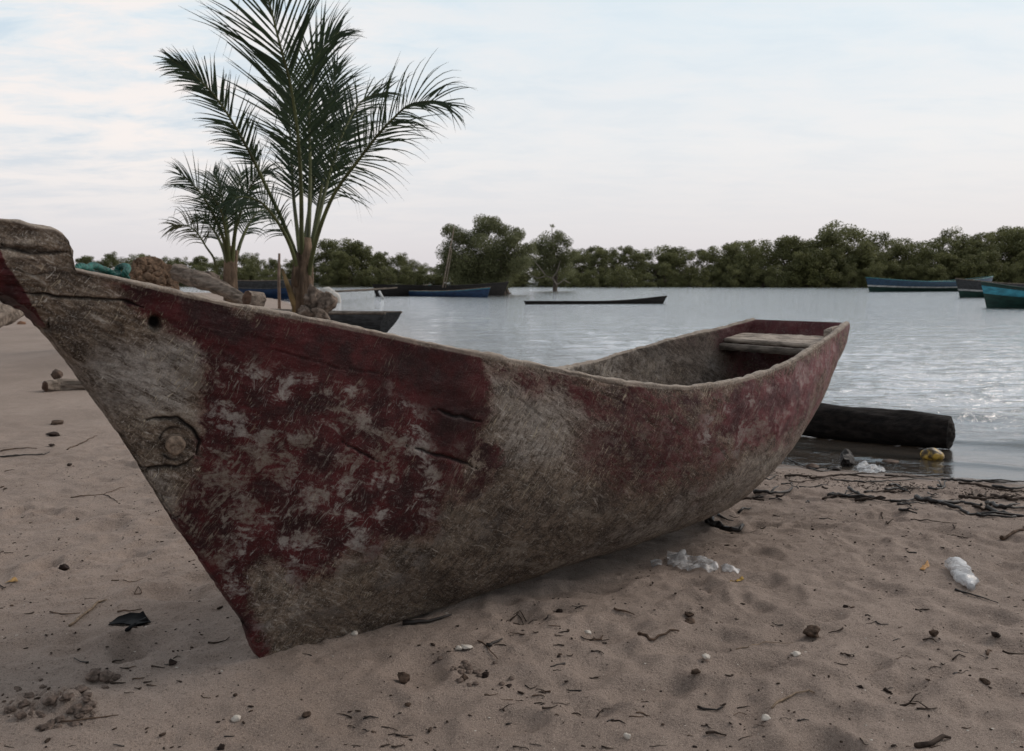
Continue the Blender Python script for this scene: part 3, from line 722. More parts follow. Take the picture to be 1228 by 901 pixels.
def frond(parent, pts, Ll, n, seed, mat, r0=.04, start=.28, lift=.35, droop=.5, side_n=None, gapy=0.0, bias=0.0, wide=.030, blow=(0, 0, 0)):
    """one palm leaf: a curved midrib that bears two ranks of folded leaflets"""
    r_ = np.random.default_rng(seed); pts = np.asarray(pts, float)
    L = np.r_[0, np.cumsum(np.linalg.norm(np.diff(pts, axis=0), axis=1))]; T = L / L[-1]
    P = lambda t: np.array([pch(t, T, pts[:, k]) for k in range(3)]).T
    tt = np.linspace(0, 1, 30); q = P(tt); sp = Coll(); sp.tube(q, r0 * (1 - tt) ** .8 + .006, 6)
    rach = sp.build('midrib', M['petiole'], None)
    V, Q, tone = [], [], []; nv = 0
    sn = np.array(side_n, float) if side_n is not None else np.array([0.2, -1.0, .2])
    n = int(n * 1.15); start = start + .10; ph_ = r_.uniform(0, 50)
    for side in (-1, 1):
        for i in range(n):
            t = start + (1.0 - start) * ((i + r_.uniform(-.3, .3)) / n); t = min(max(t, start), .995)
            if r_.random() < gapy + .30 * float(perlin(t * 9 + ph_, side * 3.3, .5) > .22): continue
            p0 = P(t); tg = P(min(t + .01, 1)) - P(max(t - .01, 0)); tg /= np.linalg.norm(tg)
            s_ = np.cross(tg, sn); s_ /= np.linalg.norm(s_); nn = np.cross(s_, tg)
            f = (t - start) / (1 - start)
            ll = Ll * (math.sin(math.pi * min(1, f * .77 + .17)) ** .7 * .92 + .08) * 1.18 * r_.uniform(.82, 1.1)
            ang = R(50 - 30 * f + r_.uniform(-6, 6)) + R(16) * float(perlin(t * 11 + ph_, side * 7.7, 2.5))
            d = math.cos(ang) * tg + math.sin(ang) * (s_ * side * (1 + bias * side) + nn * lift * r_.uniform(.3, 1.2)); d /= np.linalg.norm(d)
            w_dir = np.cross(d, nn); w_dir /= np.linalg.norm(w_dir); tn = r_.random(); k_ = 6; dr = droop * r_.uniform(.6, 3.0); pos = p0.copy(); dd = d.copy()
            kink = r_.integers(3, 6) if r_.random() < .16 else 99; bw = np.array(blow, float)
            for j in range(k_ + 1):
                g = j / k_; ww = wide * .74 * (1 - g ** 1.6) * (.45 + .55 * min(1, g * 6)) + .002
                V += [pos - w_dir * ww * .5 + nn * ww * .18, pos, pos + w_dir * ww * .5 + nn * ww * .18]; tone += [tn] * 3
                if j < k_: a0 = nv + j * 3; Q += [[a0, a0 + 1, a0 + 4, a0 + 3], [a0 + 1, a0 + 2, a0 + 5, a0 + 4]]
                dd = dd - UP * dr * g * .30 + bw * .12 * g
                if j == kink: dd = dd * .3 - UP * .9
                dd /= np.linalg.norm(dd); pos = pos + dd * ll / k_
            nv += 3 * (k_ + 1)
    o_ = mesh_np('frond', V, Q, mat, parent, False); attr(o_, 'tone', tone); rach.parent = o_
    return o_


def pts_of(lst, Y0, dy): return [at_depth(x, y, Y0 + d) for (x, y), d in zip(lst, dy)]


def set_local(root):                                      # builders work in world units; the root sits at the base of the thing
    base = root.location.copy()
    for ch in root.children: ch.location = ch.location - base


Yp = 14.0; base = at_depth(364, 388, Yp); base[2] = float(terrain(base[:1], base[1:2])[0]) - .05
palm = empty('coconut_palm', base); tag(palm, 'taller young coconut palm whose fronds reach the top of the picture', 'palm tree', 'young coconut palms on the beach')
c = Coll()
tp = [np.array([base[0], Yp, base[2]]), at_depth(363, 350, Yp), at_depth(364, 325, Yp), at_depth(367, 300, Yp), at_depth(369, 285, Yp)]
c.tube([tp[0] + (tp[-1] - tp[0]) * 0 if k == 0 else tp[k] for k in range(5)], [.19, .16, .14, .10, .05], 14)
for k in range(9):                                        # overlapping leaf sheaths
    a = k * 2.4; c.tube([tp[0] + np.array([.12 * math.cos(a), .12 * math.sin(a), .1 + .08 * k]), tp[1] + np.array([.12 * math.cos(a), .12 * math.sin(a), .05 * k]), tp[2] + np.array([.13 * math.cos(a), .1 * math.sin(a), .04 * k])], [.06, .055, .02], 6)
c.build('trunk', M['palm_bark'], palm)
FR = [  # picture path, depth offsets, leaflet length, leaflets per side, start, lift, droop, gaps, width
    ([(360, 372), (357, 318), (340, 268), (323, 232), (303, 190), (281, 150), (258, 116), (230, 88), (204, 71)], [0, 0, -.1, -.3, -.5, -.7, -.9, -1.1, -1.2], .52, 60, .46, .1, .30, .03, .034),
    ([(364, 340), (362, 290), (361, 225), (358, 170), (349, 104), (336, 55), (322, 0), (306, -45)], [0, -.1, -.3, -.5, -.7, -.9, -1.0, -1.0], 1.28, 62, .30, .12, .20, .02, .042),
    ([(367, 330), (370, 280), (372, 210), (371, 130), (376, 85), (388, 55), (408, 38)], [0, .2, .5, .8, 1.0, 1.1, 1.2], .95, 58, .28, .3, .35, .02, .040),
    ([(368, 345), (376, 300), (398, 238), (430, 192), (468, 146), (496, 124), (520, 121), (540, 129)], [0, -.2, -.5, -.9, -1.2, -1.5, -1.6, -1.7], .95, 54, .28, .75, .45, .06, .030),
    ([(366, 335), (380, 270), (398, 200), (416, 150), (438, 118), (464, 110)], [0, .3, .8, 1.2, 1.6, 1.8], .85, 46, .30, .2, .4, .05, .036),
    ([(364, 345), (366, 290), (374, 230), (386, 170), (396, 118), (404, 82)], [0, .4, .9, 1.3, 1.6, 1.8], .95, 50, .30, .2, .35, .02, .042),
    ([(364, 350), (358, 290), (352, 235), (349, 180), (347, 140), (348, 108)], [0, .4, .9, 1.4, 1.7, 1.9], .80, 50, .34, .2, .4, .02, .036),
    ([(366, 335), (376, 280), (388, 215), (404, 165), (424, 140)], [0, .5, 1.0, 1.5, 1.9], .75, 46, .30, .2, .4, .02, .036),
    ([(364, 355), (350, 300), (330, 262), (308, 240), (290, 236), (272, 246)], [0, -.2, -.5, -.7, -.8, -.9], .52, 36, .36, .2, .8, .1, .026),
]
for k, (pp_, dy, Ll, n_, st_, lf, dr_, gp, wd_) in enumerate(FR):
    frond(palm, pts_of(pp_, Yp, dy), Ll, n_, 40 + k, M['frond'], .036, st_, lf, dr_, None, gp, 0, wd_, (.6, 0, 0) if k in (3,) else (0, 0, 0))
c = Coll(); c.tube(pts_of([(338, 322), (346, 345), (354, 368), (356, 384)], Yp, [-.2, -.2, -.1, -.1]), [.02, .04, .055, .06], 6); c.build('dry_leaf_stalk', M['dry_petiole'], palm)
set_local(palm)

Yq = 19.0; base = at_depth(277, 350, Yq); base[2] = float(terrain(base[:1], base[1:2])[0]) - .05
palm2 = empty('coconut_palm', base); tag(palm2, 'smaller young coconut palm with a bent drooping left frond, behind the log pile', 'palm tree', 'young coconut palms on the beach')
c = Coll(); c.tube([base, at_depth(276, 335, Yq), at_depth(276, 315, Yq), at_depth(277, 295, Yq)], [.17, .15, .13, .08], 12)
c.tube([base + [.12, 0, 0], at_depth(281, 330, Yq), at_depth(284, 300, Yq)], [.07, .06, .03], 7); c.build('trunk', M['palm_bark'], palm2)
FR = [([(275, 330), (270, 295), (258, 262), (246, 240), (232, 222), (216, 209)], [0, -.2, -.5, -.8, -1, -1.2], .62, 38, .34, .2, .4),
      ([(276, 325), (273, 280), (268, 245), (262, 222), (255, 207)], [0, .2, .6, .9, 1.1], .66, 42, .3, .2, .4),
      ([(278, 325), (281, 285), (290, 250), (300, 225), (312, 208), (322, 203)], [0, -.2, -.5, -.8, -.9, -1], .66, 40, .3, .2, .6),
      ([(278, 320), (282, 275), (284, 245), (286, 222), (290, 206)], [0, .4, .8, 1.1, 1.4], .66, 40, .3, .2, .4),
      ([(275, 330), (268, 300), (256, 276), (244, 263), (234, 260)], [0, .3, .6, .9, 1.1], .5, 30, .34, .2, .8),
      ([(279, 325), (289, 290), (303, 262), (314, 252), (324, 256)], [0, .3, .6, .9, 1.1], .55, 34, .34, .2, .9),
      ([(276, 325), (272, 285), (266, 255), (256, 238), (246, 232)], [0, -.3, -.6, -.9, -1.1], .55, 34, .3, .2, .7)]
for k, (pp_, dy, Ll, n_, st_, lf, dr_) in enumerate(FR): frond(palm2, pts_of(pp_, Yq, dy), Ll * 1.2, n_ - 6, 80 + k, M['frond'], .045, st_, lf, dr_, None, .05, 0, .034)
frond(palm2, pts_of([(264, 345), (257, 312), (247, 296), (236, 279), (222, 270), (206, 270)], Yq, [0, -.3, -.5, -.7, -.8, -.9]), .55, 22, 99, M['frond_old'], .03, .45, .1, 1.0, None, .25, 0, .03, (-.8, 0, 0))
set_local(palm2)

# ------------------------------------------------------------------ mangrove trees
M['leaf'] = leaf_mat('mangrove leaves', (.070, .078, .030), (.22, .225, .095), .6, .35)
M['leaf_big'] = leaf_mat('nearer mangrove leaves', (.068, .076, .034), (.21, .22, .105), .6, .35)
M['leaf_yellow'] = leaf_mat('yellow green leaves', (.060, .068, .022), (.15, .15, .05), .6, .15)
M['bark'] = simple('mangrove bark', (.14, .115, .095), .9, .3, 3, .1, .02, (1, 1, .4))


def crown(name, parent, mat, blobs, n, size, seed, skirt=0):
    """foliage: many small leaf faces scattered through clumps, with gaps between them"""
    r_ = np.random.default_rng(seed); bl = np.array(blobs, float); wts = (bl[:, 3] ** 2); wts /= wts.sum()
    idx = r_.choice(len(bl), n, p=wts); d = r_.normal(size=(n, 3)); d /= np.linalg.norm(d, axis=1)[:, None]
    rad = r_.random(n) ** .38; c0 = bl[idx, :3] + d * rad[:, None] * bl[idx, 3:4] * np.array([1, 1, .82])
    keep = perlin(c0[:, 0] * 1.1 / size * .25, c0[:, 1] * 1.1 / size * .25, c0[:, 2] * 1.1 / size * .25) > -.42
    c0, d, idx = c0[keep], d[keep], idx[keep]; n = len(c0)
    nrm = d * .8 + r_.normal(size=(n, 3)) * .6 + [0, 0, .35]; nrm /= np.linalg.norm(nrm, axis=1)[:, None]
    a = np.cross(nrm, r_.normal(size=(n, 3))); a /= np.linalg.norm(a, axis=1)[:, None]; b2 = np.cross(nrm, a)
    s1_ = size * r_.uniform(.6, 1.3, n)[:, None]; s2_ = s1_ * r_.uniform(.35, .6, n)[:, None]
    V = np.stack([c0 - a * s1_, c0 - b2 * s2_, c0 + a * s1_, c0 + b2 * s2_], 1).reshape(-1, 3)
    clump = r_.random(len(bl)); tone = np.clip(clump[idx] * .65 + r_.random(n) * .35, 0, 1)
    o_ = mesh_np(name, V, np.arange(4 * n).reshape(n, 4), mat, parent, False); attr(o_, 'tone', np.repeat(tone, 4)); return o_


def blob_tree(w_, h_, seed, k=26, low=.12):
    r_ = np.random.default_rng(seed); out = []
    for _ in range(k):
        zz = low + (1 - low) * r_.random() ** .8; rw = w_ * .5 * math.sqrt(max(.05, 1 - ((zz - .45) / .62) ** 2)); a = r_.uniform(0, 2 * np.pi); q = rw * r_.random() ** .45
        rr_ = h_ * r_.uniform(.09, .19) * (1.25 - .5 * zz); out.append((q * math.cos(a), q * math.sin(a), zz * h_ - rr_ * .5, rr_))
    return out


def make_tree(name, loc, w_, h_, seed, nleaf, size, mat, blobs=None, k=26, low=.12, trunk=.12):
    t = empty(name, loc); bl = blobs or blob_tree(w_, h_, seed, k, low)
    cc = Coll(); r_ = np.random.default_rng(seed + 5); top = sorted(bl, key=lambda q: -q[3])[:9]
    cc.tube([(0, 0, -.6), (trunk * .5, 0, h_ * .18), (-trunk * .4, .1, h_ * .38)], [trunk * 1.5, trunk, trunk * .7], 8)
    for q in top:
        m_ = np.array([q[0] * .4, q[1] * .4, h_ * .25 + q[2] * .35]); cc.tube([(trunk * .4, 0, h_ * .12), m_ + r_.normal(size=3) * .1, np.array(q[:3])], [trunk * .6, trunk * .4, trunk * .12], 5)
    cc.build('trunk', M['bark'], t); crown('crown', t, mat, bl, nleaf, size, seed); return t


protos = []
for k in range(8):
    mt = M['leaf_yellow'] if k == 7 else M['leaf']
    protos.append(make_tree('mangrove_tree', (0, 0, 0), 5.2 + .5 * (k % 3), 8.0, 200 + k, 9500, .16, mt, None, 40, .02, .16))
prof_x = [-60, 100, 160, 250, 300, 350, 400, 425, 450, 480, 515, 540, 700, 740, 800, 850, 920, 950, 985, 1005, 1025, 1060, 1100, 1135, 1160, 1200, 1240, 1290]
prof_y = [312, 312, 306, 311, 308, 314, 286, 290, 306, 304, 318, 322, 299, 296, 299, 292, 290, 280, 268, 268, 285, 278, 282, 276, 283, 273, 270, 276]
used = [False] * 8; TL = 'mangrove tree in the dense line of foliage along the far shore'; GL = 'mangroves lining the far shore'
zig = 0
for row, (Yr, step, kk) in enumerate([(158, 17, .80), (165, 21, 1.0), (173, 30, .97)]):
    x = -40 + row * 7
    while x < 1275:
        jx = x + rnd.uniform(-6, 6); Yt = Yr + rnd.uniform(-3, 3) - .10 * ((jx - 614) / F_PX * Yr) * 1.0
        hpx = (344 - np.interp(jx, prof_x, prof_y)) * kk * rnd.uniform(.80, 1.06)
        if row == 0: hpx *= rnd.uniform(.6, 1.0)
        hh = hpx / F_PX * Yt; pr_ = rnd.randrange(7) if rnd.random() > .10 or row else 7
        if not used[pr_]: t = protos[pr_]; used[pr_] = True
        else: t = copy_tree(protos[pr_])
        t.location = ((jx - 614) / F_PX * Yt, Yt, float(terrain(np.array([(jx - 614) / F_PX * Yt]), np.array([Yt]), False)[0]) - .2)
        s_ = hh / 8.0; t.scale = (max(s_, .55) * rnd.uniform(.9, 1.25), max(s_, .55), s_); t.rotation_euler = (0, 0, rnd.uniform(0, 6.28))
        tag(t, TL, 'tree', GL); x += step * rnd.uniform(.75, 1.25)
for k in range(8):
    if not used[k]:
        for ch in list(protos[k].children): bpy.data.objects.remove(ch)
        bpy.data.objects.remove(protos[k])

Yb = 76.0; base = at_depth(603, 351, Yb); base[2] = -.2; ppm = Yb / F_PX


def bl_px(lst, Y, r_seed, jit=2.0):
    r_ = np.random.default_rng(r_seed); out = []
    for x, y, r in lst:
        for _ in range(5):
            q = at_depth(x + r_.normal() * r * .45, y + r_.normal() * r * .35, Y + r_.normal() * jit * .5) - base; out.append((q[0], q[1], q[2], r * ppm * r_.uniform(.8, 1.25)))
    return out


BT = [(545, 275, 9), (548, 290, 10), (540, 305, 12), (535, 320, 10), (550, 328, 12), (560, 310, 16), (575, 272, 11), (590, 268, 9), (600, 277, 10), (572, 290, 15), (592, 298, 15), (612, 290, 9), (618, 282, 8), (612, 305, 15), (628, 300, 8), (582, 320, 17), (605, 325, 15), (560, 335, 12), (590, 338, 12), (620, 322, 10), (630, 315, 7)]
bigt = make_tree('mangrove_tree', base, 8, 6.5, 300, 90000, .072, M['leaf_big'], bl_px(BT, Yb, 4), trunk=.30)
cc = Coll(); r_ = np.random.default_rng(9)
for k in range(22):
    a = r_.uniform(-3.14, 3.14); q = np.array([math.cos(a), math.sin(a), 0]); cc.tube([q * r_.uniform(.5, 1.0) + [0, 0, .0], q * .55 + [0, 0, r_.uniform(.3, .7)], q * .25 + [0, 0, 1.1]], [.08, .09, .07], 5)
cc.build('stilt_roots', M['bark'], bigt)
tag(bigt, 'large dense mangrove tree standing in the water behind the moored blue boat', 'tree')
Yc = 100.0; base = at_depth(665, 341, Yc); base[2] = -.2; ppm = Yc / F_PX
BT = [(655, 287, 8), (668, 284, 8), (678, 290, 7), (662, 300, 9), (676, 304, 9), (682, 316, 6), (650, 305, 7), (668, 318, 8), (641, 296, 6), (634, 310, 6), (655, 328, 7), (645, 322, 6), (662, 271, 2.0), (645, 300, 8), (660, 312, 9), (673, 312, 8), (690, 305, 6), (652, 318, 8), (665, 295, 8), (640, 318, 6), (680, 328, 6)]
t = make_tree('mangrove_tree', base, 5, 6.5, 310, 26000, .085, M['leaf_big'], bl_px(BT, Yc, 6, 1.5), trunk=.22); tag(t, 'sparse mangrove tree with bare limbs showing, right of the large dense mangrove', 'tree')
cc = Coll(); B_ = lambda *p_: [at_depth(x, y, Yc - 1.2) - base for x, y in p_]
for p_ in [((668, 342), (663, 334), (655, 331), (645, 334), (638, 331)), ((662, 334), (668, 326), (672, 312)), ((655, 331), (648, 322), (640, 312)), ((668, 342), (676, 336), (684, 340)), ((664, 300), (662, 285), (662, 272))]: cc.tube(B_(*p_), np.linspace(.09, .04, len(p_)), 5)
cc.build('bare_limbs', simple('pale limb bark', (.24, .21, .18), .9, .2, 3), t)
base = at_depth(745, 343, 145.0); base[2] = -.2; ppm = 145 / F_PX
t = make_tree('mangrove_shrub', base, 4, 2.8, 320, 3500, .13, M['leaf_yellow'], bl_px([(738, 335, 7), (748, 330, 8), (745, 323, 6), (755, 337, 6), (732, 339, 5)], 145.0, 8, 1.5), trunk=.08); tag(t, 'low yellow green mangrove bush at the waterline right of the sparse tree', 'bush')
base = at_depth(2, 362, 34.0); base[2] = float(terrain(base[:1], base[1:2])[0]); ppm = 34 / F_PX
t = make_tree('shrub', base, 3, 1.4, 330, 5000, .045, M['leaf'], bl_px([(-20, 350, 12), (0, 352, 9), (10, 358, 7), (20, 364, 6), (-10, 360, 10), (30, 366, 6)], 34.0, 9, 1.0), trunk=.04); tag(t, 'dark green shrub behind the log at the left edge', 'bush')

# ------------------------------------------------------------------ moored boats
def paint(name, c, rough=.55): return simple(name, c, rough, .22, 2.5, .35, .004, (1, 1, 4))


M['blue'] = paint('blue boat paint', (.012, .040, .105)); M['navy'] = paint('navy boat paint', (.025, .065, .12)); M['teal'] = paint('teal boat paint', (.03, .22, .24)); M['green'] = paint('dark green boat paint', (.008, .038, .030))
M['tar'] = simple('black tarred planks', (.017, .015, .014), .7, .3, 4, .25, .01, (1, 1, 4)); M['white'] = paint('white boat paint', (.52, .53, .53)); M['greywood'] = simple('grey sun-bleached timber', (.22, .185, .155), .85, .3, 5, .2, .01, (1, 5, 5)); M['slate'] = simple('dark slate planks', (.055, .058, .062), .7, .3, 4, .3, .01, (1, 5, 5)); M['lightblue'] = paint('light blue paint', (.045, .27, .36)); M['brownrim'] = simple('brown rail', (.13, .095, .07), .8, .3, 5)


def boat(name, p0, p1, beam, hgt, sheer0, sheer1, bands, rail, label, inner='greywood', thwarts=3, rake0=.35, rake1=.35, draft=.12, group=None, transom=False, stern_w=0.0, zb=0.0):
    """planked boat from end p0 to end p1 (ground positions); bands = (material, lower, upper share of the side)"""
    p0 = np.array([p0[0], p0[1], 0.0]); p1 = np.array([p1[0], p1[1], 0.0]); Ld = np.linalg.norm(p1 - p0); mid = (p0 + p1) / 2; ang = math.atan2(p1[1] - p0[1], p1[0] - p0[0])
    root = empty(name, (mid[0], mid[1], zb), ang); tag(root, label, 'boat', group)
    s_ = np.linspace(0, 1, 49); x = (s_ - .5) * Ld
    bw = beam / 2 * (1 - np.abs(2 * s_ - 1) ** 2.6) ** .8 + .025
    if stern_w: bw = np.maximum(bw, beam / 2 * stern_w * sstep(s_, .4, .9))
    zg = hgt + sheer0 * np.clip(1 - 2 * s_, 0, 1) ** 2.2 + sheer1 * np.clip(2 * s_ - 1, 0, 1) ** 2.2; zk = -draft + 0 * s_
    def surf(lo, hi, off, m=10):
        t = np.linspace(lo, hi, m)[None]; th = t * np.pi / 2
        v = (bw[:, None] + off) * (.25 + .75 * np.sin(np.clip(t * 1.15, 0, 1) * np.pi / 2)); z = zk[:, None] + (zg - zk)[:, None] * t
        rk = np.where(s_ < .5, -1, 1)[:, None] * np.where(s_ < .5, rake0, rake1)[:, None] * (np.abs(2 * s_ - 1) ** 6)[:, None] * t
        return x[:, None] + rk, v, z
    def shell(lo, hi, off, nm, mt, par, both=True, m=10, cap=True):
        cc = Coll()
        for sg in (1, -1): u, v, z = surf(lo, hi, off, m); cc.add(np.stack([u, sg * v, z], -1), grid_faces(49, m))
        if cap:
            u, v, z = surf(lo, hi, off, m)
            for e_ in (0, -1): A_ = np.stack([u[e_], v[e_], z[e_]], -1); B2 = np.stack([u[e_], -v[e_], z[e_]], -1); cc.add(np.stack([A_, B2], 0), grid_faces(2, m))
        return cc.build(nm, M[mt], par)
    hb_ = shell(0, 1, 0, 'hull', bands[0][0], root)
    for mt, lo, hi in bands[1:]: shell(lo, hi, .006, 'painted_band', mt, hb_, m=4)
    cc = Coll(); t_ = .035
    u, v, z = surf(.25, 1, -t_)
    for sg in (1, -1): cc.add(np.stack([u, sg * v, z], -1), grid_faces(49, 10))
    cc.add(np.stack([np.stack([u[:, 0], v[:, 0], z[:, 0]], -1), np.stack([u[:, 0], -v[:, 0], z[:, 0]], -1)], 1), grid_faces(49, 2)); cc.build('lining', M[inner], root)
    cc = Coll(); u, v, z = surf(.99, 1.0, -.01, 2)
    for sg in (1, -1): cc.tube(np.stack([u[:, 1], sg * v[:, 1], z[:, 1]], -1), .035, 6)
    cc.build('gunwale', M[rail], root)
    for k in range(thwarts):
        q = (k + 1) / (thwarts + 1); i = int(q * 48); cc = Coll(); cc.box((x[i], 0, zg[i] - .06), (.10, bw[i] - .01, .018)); cc.build('thwart', M[inner], root)
    return root


gp = lambda x, y: at_z(x, y, 0.0)
boat('moored_boat', gp(452, 354.5), at_depth(584, 349, 62) , .9, .40, .16, .30, [('blue', 0, 1), ('lightblue', .90, .985)], 'greywood', 'slim royal blue boat moored in front of the long black boat', group=None, rake0=.3, rake1=.3)
lb = boat('moored_boat', (at_depth(451, 351, 66)[0], 66), (at_depth(603, 348, 70)[0], 70), 1.2, .78, .10, .26, [('tar', 0, 1)], 'tar', 'long black boat moored between the blue boat and the large mangrove', rake0=.25, rake1=.5)
boat('moored_canoe', gp(631, 365.0), gp(794, 364.2), .55, .12, .02, .26, [('tar', 0, 1)], 'tar', 'low dark canoe floating alone in the middle of the water', inner='tar', thwarts=1, rake0=.1, rake1=.25)
boat('moored_boat', (at_depth(1043, 347, 92)[0], 92), (at_depth(1186, 346, 98)[0], 98), 2.6, 1.05, .42, .55, [('green', 0, 1), ('navy', .52, .98), ('white', .42, .52)], 'teal', 'long blue boat with a white stripe moored before the far trees', thwarts=6, rake0=.6, rake1=.5)
boat('moored_boat', (at_depth(1152, 350, 62)[0], 62), (at_depth(1300, 350, 64)[0], 64), 2.0, .92, .38, .3, [('green', 0, 1), ('slate', .5, .98), ('white', .42, .50)], 'greywood', 'dark grey boat half hidden between the striped blue boat and the teal boat', thwarts=4, rake0=.45)
bt = boat('moored_boat', (at_depth(1184, 365, 39)[0], 39), (at_depth(1385, 350, 36)[0], 36), 1.7, .78, .34, .3, [('green', 0, 1), ('lightblue', .60, .88)], 'green', 'teal and green boat cut by the right edge of the picture', inner='brownrim', thwarts=4, rake0=.30)
boat('moored_boat', (at_depth(284, 352, 60)[0], 60), (at_depth(356, 352, 60)[0], 60), 1.0, .62, .05, .2, [('blue', 0, 1)], 'slate', 'blue boat lying beyond the two palms', thwarts=2, zb=.0)
boat('moored_boat', (at_depth(258, 345, 70)[0], 70), (at_depth(362, 345, 72)[0], 72), 1.3, 1.15, .1, .15, [('slate', 0, 1)], 'greywood', 'dark grey boat behind the blue boat beyond the palms', thwarts=4)
boat('moored_canoe', (at_depth(452, 346, 105)[0], 105), (at_depth(514, 345, 108)[0], 108), 1.0, .40, .2, .3, [('teal', 0, 1)], 'greywood', 'small faded teal canoe far off behind the black boat', thwarts=1)
boat('beached_canoe', (at_depth(306, 372, 22.5)[0], 22.5), (at_depth(458, 380, 19.9)[0], 19.9), .72, .46, .02, .04, [('slate', 0, 1)], 'greywood', 'dark grey plank canoe lying at the water edge behind the taller palm', thwarts=2, rake0=.15, rake1=.35, draft=.02, stern_w=.75, zb=-.02, inner='slate')
# white mooring strap at the bow of the blue boat
c = Coll(); c.tube([at_depth(455, 350, 57.2), at_depth(459, 357.5, 56.6)], .09, 6); tag(c.build('mooring_strap', M['white']), 'white strap hanging over the left end of the royal blue boat', 'strap')
M['pole'] = simple('bleached pole', (.26, .21, .17), .85, .2, 3)
for p_, r0_, lb_, Yk in [(((531, 345), (536, 318), (545, 271)), .055, 'tall pole leaning to the right in front of the large mangrove', 64), (((534, 345), (538, 322), (542, 298)), .04, 'shorter thin pole beside the tall leaning pole', 65)]:
    c = Coll(); P_ = [at_depth(x, y, Yk) for x, y in p_]; c.tube(P_, [r0_, r0_ * .9, r0_ * .6], 6); tag(c.build('pole', M['pole']), lb_, 'pole')
c = Coll(); Pb = at_depth(335, 366, 24); c.tube([Pb + [0, 0, -.35], at_depth(334.5, 335, 24), at_depth(335, 304, 24)], [.045, .04, .032], 7); tag(c.build('post', simple('pinkish post wood', (.24, .17, .13), .85, .2, 5)), 'thin upright wooden post standing left of the taller palm trunk', 'post')

# ------------------------------------------------------------------ logs, stones and heaps by the palms
M['log'] = simple('bleached log', (.25, .205, .17), .9, .3, 4, .15, .02, (1, 5, 5)); M['log_end'] = simple('cut log end', (.12, .075, .055), .9, .3, 9, .1, .01)
M['husk'] = simple('brown husk', (.19, .125, .085), .95, .35, 12, .1, .02); M['char'] = simple('wet blackened log', (.016, .0125, .011), .75, .4, 5, .15, .015, (1, 6, 6), (.005, .004, .004)); M['tarp'] = simple('dusty white tarp', (.55, .53, .50), .8, .15, 5, .2, .03)
M['stone'] = simple('rough grey brown stone', (.21, .165, .135), .9, .35, 9, .15, .02); M['brownstone'] = simple('brown pebble', (.12, .08, .06), .7, .3, 20, .3, .004)


def log(name, pts, rad, mat, label, cat='log', seed=0, rough=.10, endmat=None, seg=40, group=None, facet=0.0):
    """a log with furrowed bark and ragged sawn ends"""
    pts = np.asarray(pts, float); L = np.r_[0, np.cumsum(np.linalg.norm(np.diff(pts, axis=0), axis=1))]; n = 60; tt = np.linspace(0, L[-1], n); q = np.stack([pch(tt, L, pts[:, k]) for k in range(3)], 1); rr_ = np.interp(tt, L, rad)
    tg = np.gradient(q, axis=0); tg /= np.linalg.norm(tg, axis=1)[:, None]; up = np.array([0, 0, 1.0]); s_ = np.cross(tg, up); s_ /= np.linalg.norm(s_, axis=1)[:, None]; u_ = np.cross(s_, tg)
    a = np.linspace(0, 2 * np.pi, seg, endpoint=False)[None]; r0_ = rr_.mean()
    f_ = 1 + rough * fbm(np.cos(a) * 1.6 + seed, np.sin(a) * 1.6, tt[:, None] / r0_ * .25, 4) - rough * .5 * np.abs(perlin(a * 3.2, tt[:, None] / r0_ * .35, seed + .5))
    ra = rr_[:, None] * f_; V = q[:, None] + ra[..., None] * (np.cos(a)[..., None] * s_[:, None] + np.sin(a)[..., None] * u_[:, None])
    root = mesh_np(name, V.reshape(-1, 3), grid_faces(n, seg, True), mat); o0 = q[n // 2].copy()
    for e_, sg in ((0, -1), (n - 1, 1)):
        rings = np.linspace(1, 0, 8)[:, None, None]; Ve = q[e_] + (V[e_] - q[e_]) * rings + tg[e_] * sg * (r0_ * .22 * (1 - rings ** 2.5) + r0_ * .10 * fbm((V[e_][None] * rings)[..., :1] / r0_ * 1.7 + seed, (V[e_][None] * rings)[..., 2:] / r0_ * 1.7, 1.5, 3) * (rings < .99))
        mesh_np('log_end', Ve.reshape(-1, 3), grid_faces(8, seg, True), endmat or mat, root)
    return tag(root, label, cat, group)


log('log', [at_depth(212, 326, 11.4), at_depth(240, 336, 11.2), at_depth(268, 347, 11.0), at_depth(296, 362, 10.8)], [.112, .11, .085, .06], M['log'], 'thick pale grey log slanting down behind the bow of the red canoe', seed=1, rough=.22, endmat=M['log_end'])
log('log', [at_depth(296, 358, 10.2), at_depth(313, 361, 10.35)], [.095, .10], M['log'], 'short log stump with a dark brown cut end beside the slanting log', seed=4, rough=.12, endmat=M['log_end'])
o = rock('stone', M['stone'], (.13, .10, .17), 3, .5, 4, flat=1.0); o.location = at_depth(253, 337, 12.6); tag(o, 'pointed pale brown stone rising above the slanting log', 'stone')
for k, (x, y, sx, sy, Y) in enumerate([(376, 362, .14, .20, 13.0), (392, 366, .12, .16, 13.0), (386, 380, .20, .15, 12.9), (366, 378, .16, .12, 12.9)]):
    o = rock('stone', M['stone'], (sx, .14, sy), 20 + k, .45, 4, flat=1.0); o.location = at_depth(x, y, Y); o.rotation_euler = (0, 0, k); tag(o, ['tallest grey stone against the taller palm trunk', 'grey stone right of the taller palm trunk', 'lowest broad grey stone below the taller palm', 'small grey stone left of the stones at the taller palm'][k], 'stone')
